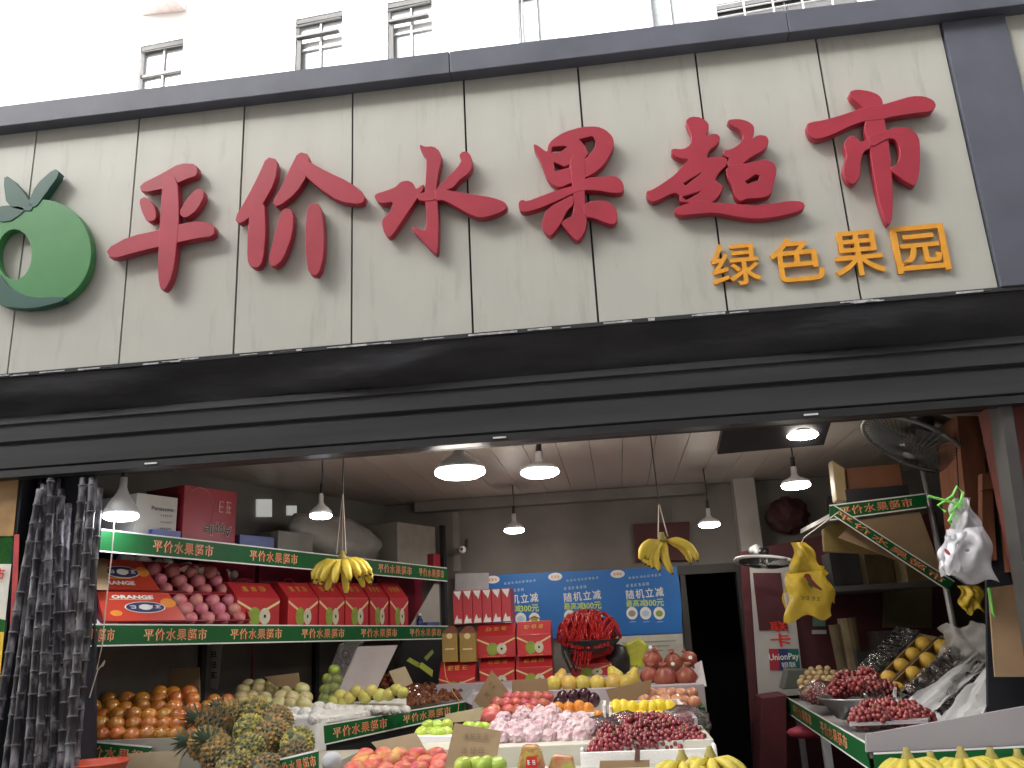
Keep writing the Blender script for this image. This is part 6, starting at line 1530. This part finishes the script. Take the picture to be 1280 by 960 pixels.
# sloped crates
def lerp4(Q, u, v): return Q[0].lerp(Q[1], u).lerp(Q[3].lerp(Q[2], u), v)
def sloped_crate(quad, Ys, depth, m, label, fill, flabel, fgroup, nu, nv, sc, wallm=None):
    Q = [at(x, y, Y) for (x, y), Y in zip(quad, Ys)]      # bl, br, tr, tl
    root = empty('sloped_crate', Q[0], label, 'crate')
    nn = (Q[1]-Q[0]).cross(Q[3]-Q[0]).normalized()
    if nn.dot(CAM-Q[0]) < 0: nn = -nn
    b = MB(); b.slab([q-nn*depth for q in Q], -nn*.006); b.build('crate_bottom', m, root)
    for i in range(4):
        p, q = Q[i], Q[(i+1) % 4]; inn = (lerp4(Q, .5, .5)-(p+q)/2).normalized()*.006
        b = MB(); b.slab([p, q, q+inn, p+inn], -nn*depth); b.build('crate_side', wallm or m, root)
    for i in range(nu):
        for j in range(nv):
            c = lerp4(Q, (i+.5)/nu, (j+.5)/nv)-nn*depth*.35
            put(fill[0], fill[1], c+V((rnd(-.006, .006),)*3), flabel, fill[2], fgroup, s=sc*rnd(.9, 1.1))
    return root, Q, nn
M_OLI = mat('olive_wrapped', (.13, .12, .07), .2, coat=.8); ME_OLI = sphere_mesh('olive_fruit', .034, M_OLI)
M_YPL = mat('yellow_plum_skin', (.66, .42, .06), .35, var=.12); ME_YPL = sphere_mesh('yellow_plum', .036, M_YPL)
M_DPL = mat('black_plum_skin', (.03, .010, .018), .12, col2=(.10, .04, .035), scale=18, coat=1.0); ME_DPL = sphere_mesh('black_plum', .036, M_DPL)
r1, Q1, n1 = sloped_crate([(1046, 868), (1070, 870), (1150, 795), (1122, 788)], (1.1, 1.05, 1.7, 1.75), .05, M_DKALU, 'sloped punnet of olive fruit beside the longans', ('olive_fruit', ME_OLI, 'fruit'), 'olive coloured fruit under clear film in the sloped punnet', 'olive fruit in the punnet', 2, 5, .95)
b = MB(); b.slab([q+n1*.025 for q in Q1], n1*.002); b.build('film_cover', M_CRF, r1)
sloped_crate([(1074, 870), (1096, 868), (1172, 796), (1150, 792)], (1.0, .98, 1.6, 1.65), .05, M_CARD, 'sloped cardboard crate of yellow plums beside the olive punnet', ('yellow_plum', ME_YPL, 'plum'), 'yellow plum in the crate beside the olive punnet', 'yellow plums by the punnet', 1, 5, 1.15)
sloped_crate([(1101, 866), (1122, 872), (1198, 800), (1176, 794)], (.92, .9, 1.45, 1.5), .05, M_CARD, 'sloped cardboard crate of yellow plums beside the black plums', ('yellow_plum', ME_YPL, 'plum'), 'yellow plum in the crate beside the black plums', 'yellow plums by the black plums', 1, 4, 1.25)
r4, Q4, n4 = sloped_crate([(1124, 866), (1156, 876), (1226, 812), (1200, 798)], (.80, .76, 1.25, 1.3), .05, M_DKALU, 'sloped crate of shiny black plums next to the yellow plums', ('black_plum', ME_DPL, 'plum'), 'shiny black plum in the crate next to the yellow plums', 'black plums next to yellow plums', 2, 5, 1.0)
r5, Q5, n5 = sloped_crate([(1152, 894), (1186, 900), (1252, 838), (1222, 820)], (.66, .62, 1.0, 1.08), .05, M_STY, 'sloped white lined crate of black plums beside the cardboard panel', ('black_plum', ME_DPL, 'plum'), 'shiny black plum in the white lined crate', 'black plums in the white lined crate', 2, 5, 1.0, M_STY)
for Q, n, r in ((Q4, n4, r4), (Q5, n5, r5)):
    b = MB(); vs = []
    for j in range(9):
        for i in range(6): vs.append(lerp4(Q, i/5, j/8)+n*(.022+rnd(-.006, .010)))
    b.add(vs, [(j*6+i, j*6+i+1, (j+1)*6+i+1, (j+1)*6+i) for j in range(8) for i in range(5)]); b.build('film_cover', M_CRF, r)
# crumpled white plastic sheeting
M_SHEET = mat('white_plastic_sheet', (.62, .62, .62), .3, var=.10, scale=5, alpha=.82, bump=.5, bscale=18)
def sheet(quad, Ys, seed, amp, label, nu=22, nv=14, m=None):
    rg = random.Random(seed); Q = [at(x, y, Y) for (x, y), Y in zip(quad, Ys)]; b = MB(); vs = []
    nn = (Q[1]-Q[0]).cross(Q[3]-Q[0]).normalized(); ph = [rg.uniform(0, 6) for _ in range(5)]
    for j in range(nv):
        for i in range(nu):
            u, v = i/(nu-1), j/(nv-1)
            w = math.sin(11*u+5*v+ph[0])+.7*math.sin(17*v-9*u+ph[1])+.5*math.sin(27*u+13*v+ph[2])+rg.uniform(-.5, .5)
            e = .02*(math.sin(7*v+ph[3]) if i in (0, nu-1) else 0)
            vs.append(lerp4(Q, u, v)+nn*amp*w+V((e, 0, e)))
    b.add(vs, [(j*nu+i, j*nu+i+1, (j+1)*nu+i+1, (j+1)*nu+i) for j in range(nv-1) for i in range(nu-1)])
    return tag(b.build('plastic_sheet', m or M_SHEET, None, True), label, 'plastic sheet')
sheet([(1130, 880), (1160, 896), (1236, 832), (1220, 812)], (.68, .58, 1.00, 1.08), 1, .007, 'white plastic sheet folded between the two crates of black plums', 26, 8)
sheet([(1164, 914), (1214, 905), (1268, 842), (1240, 822)], (.50, .47, .76, .94), 2, .012, 'crumpled white plastic sheet along the front of the white lined crate', 26, 8)
sheet([(1178, 822), (1252, 832), (1240, 780), (1176, 782)], (1.2, 1.0, 1.0, 1.3), 3, .016, 'thin white plastic bag billowing above the black plums', 20, 14, mat('thin_white_plastic', (.6, .6, .58), .3, alpha=.55))
sheet([(1112, 868), (1162, 912), (1186, 902), (1140, 876)], (.68, .48, .52, .68), 4, .012, 'white plastic sheet bunched at the lower corner of the plum crates', 18, 10)
# bananas along the front
for k, (x, y, lb) in enumerate(((1135, 950, 'greenish yellow banana hand at the table corner below the front board'), (1165, 955, 'green tinged banana hand second from the table corner'), (1203, 949, 'broad banana hand hung in the middle of the table front'), (1240, 950, 'banana hand hung right of the broad one'), (1274, 952, 'banana hand furthest from the table corner'))):
    floor_hand(x, y, .10, lb, 'banana hands along the right table front', 7, 1.05)
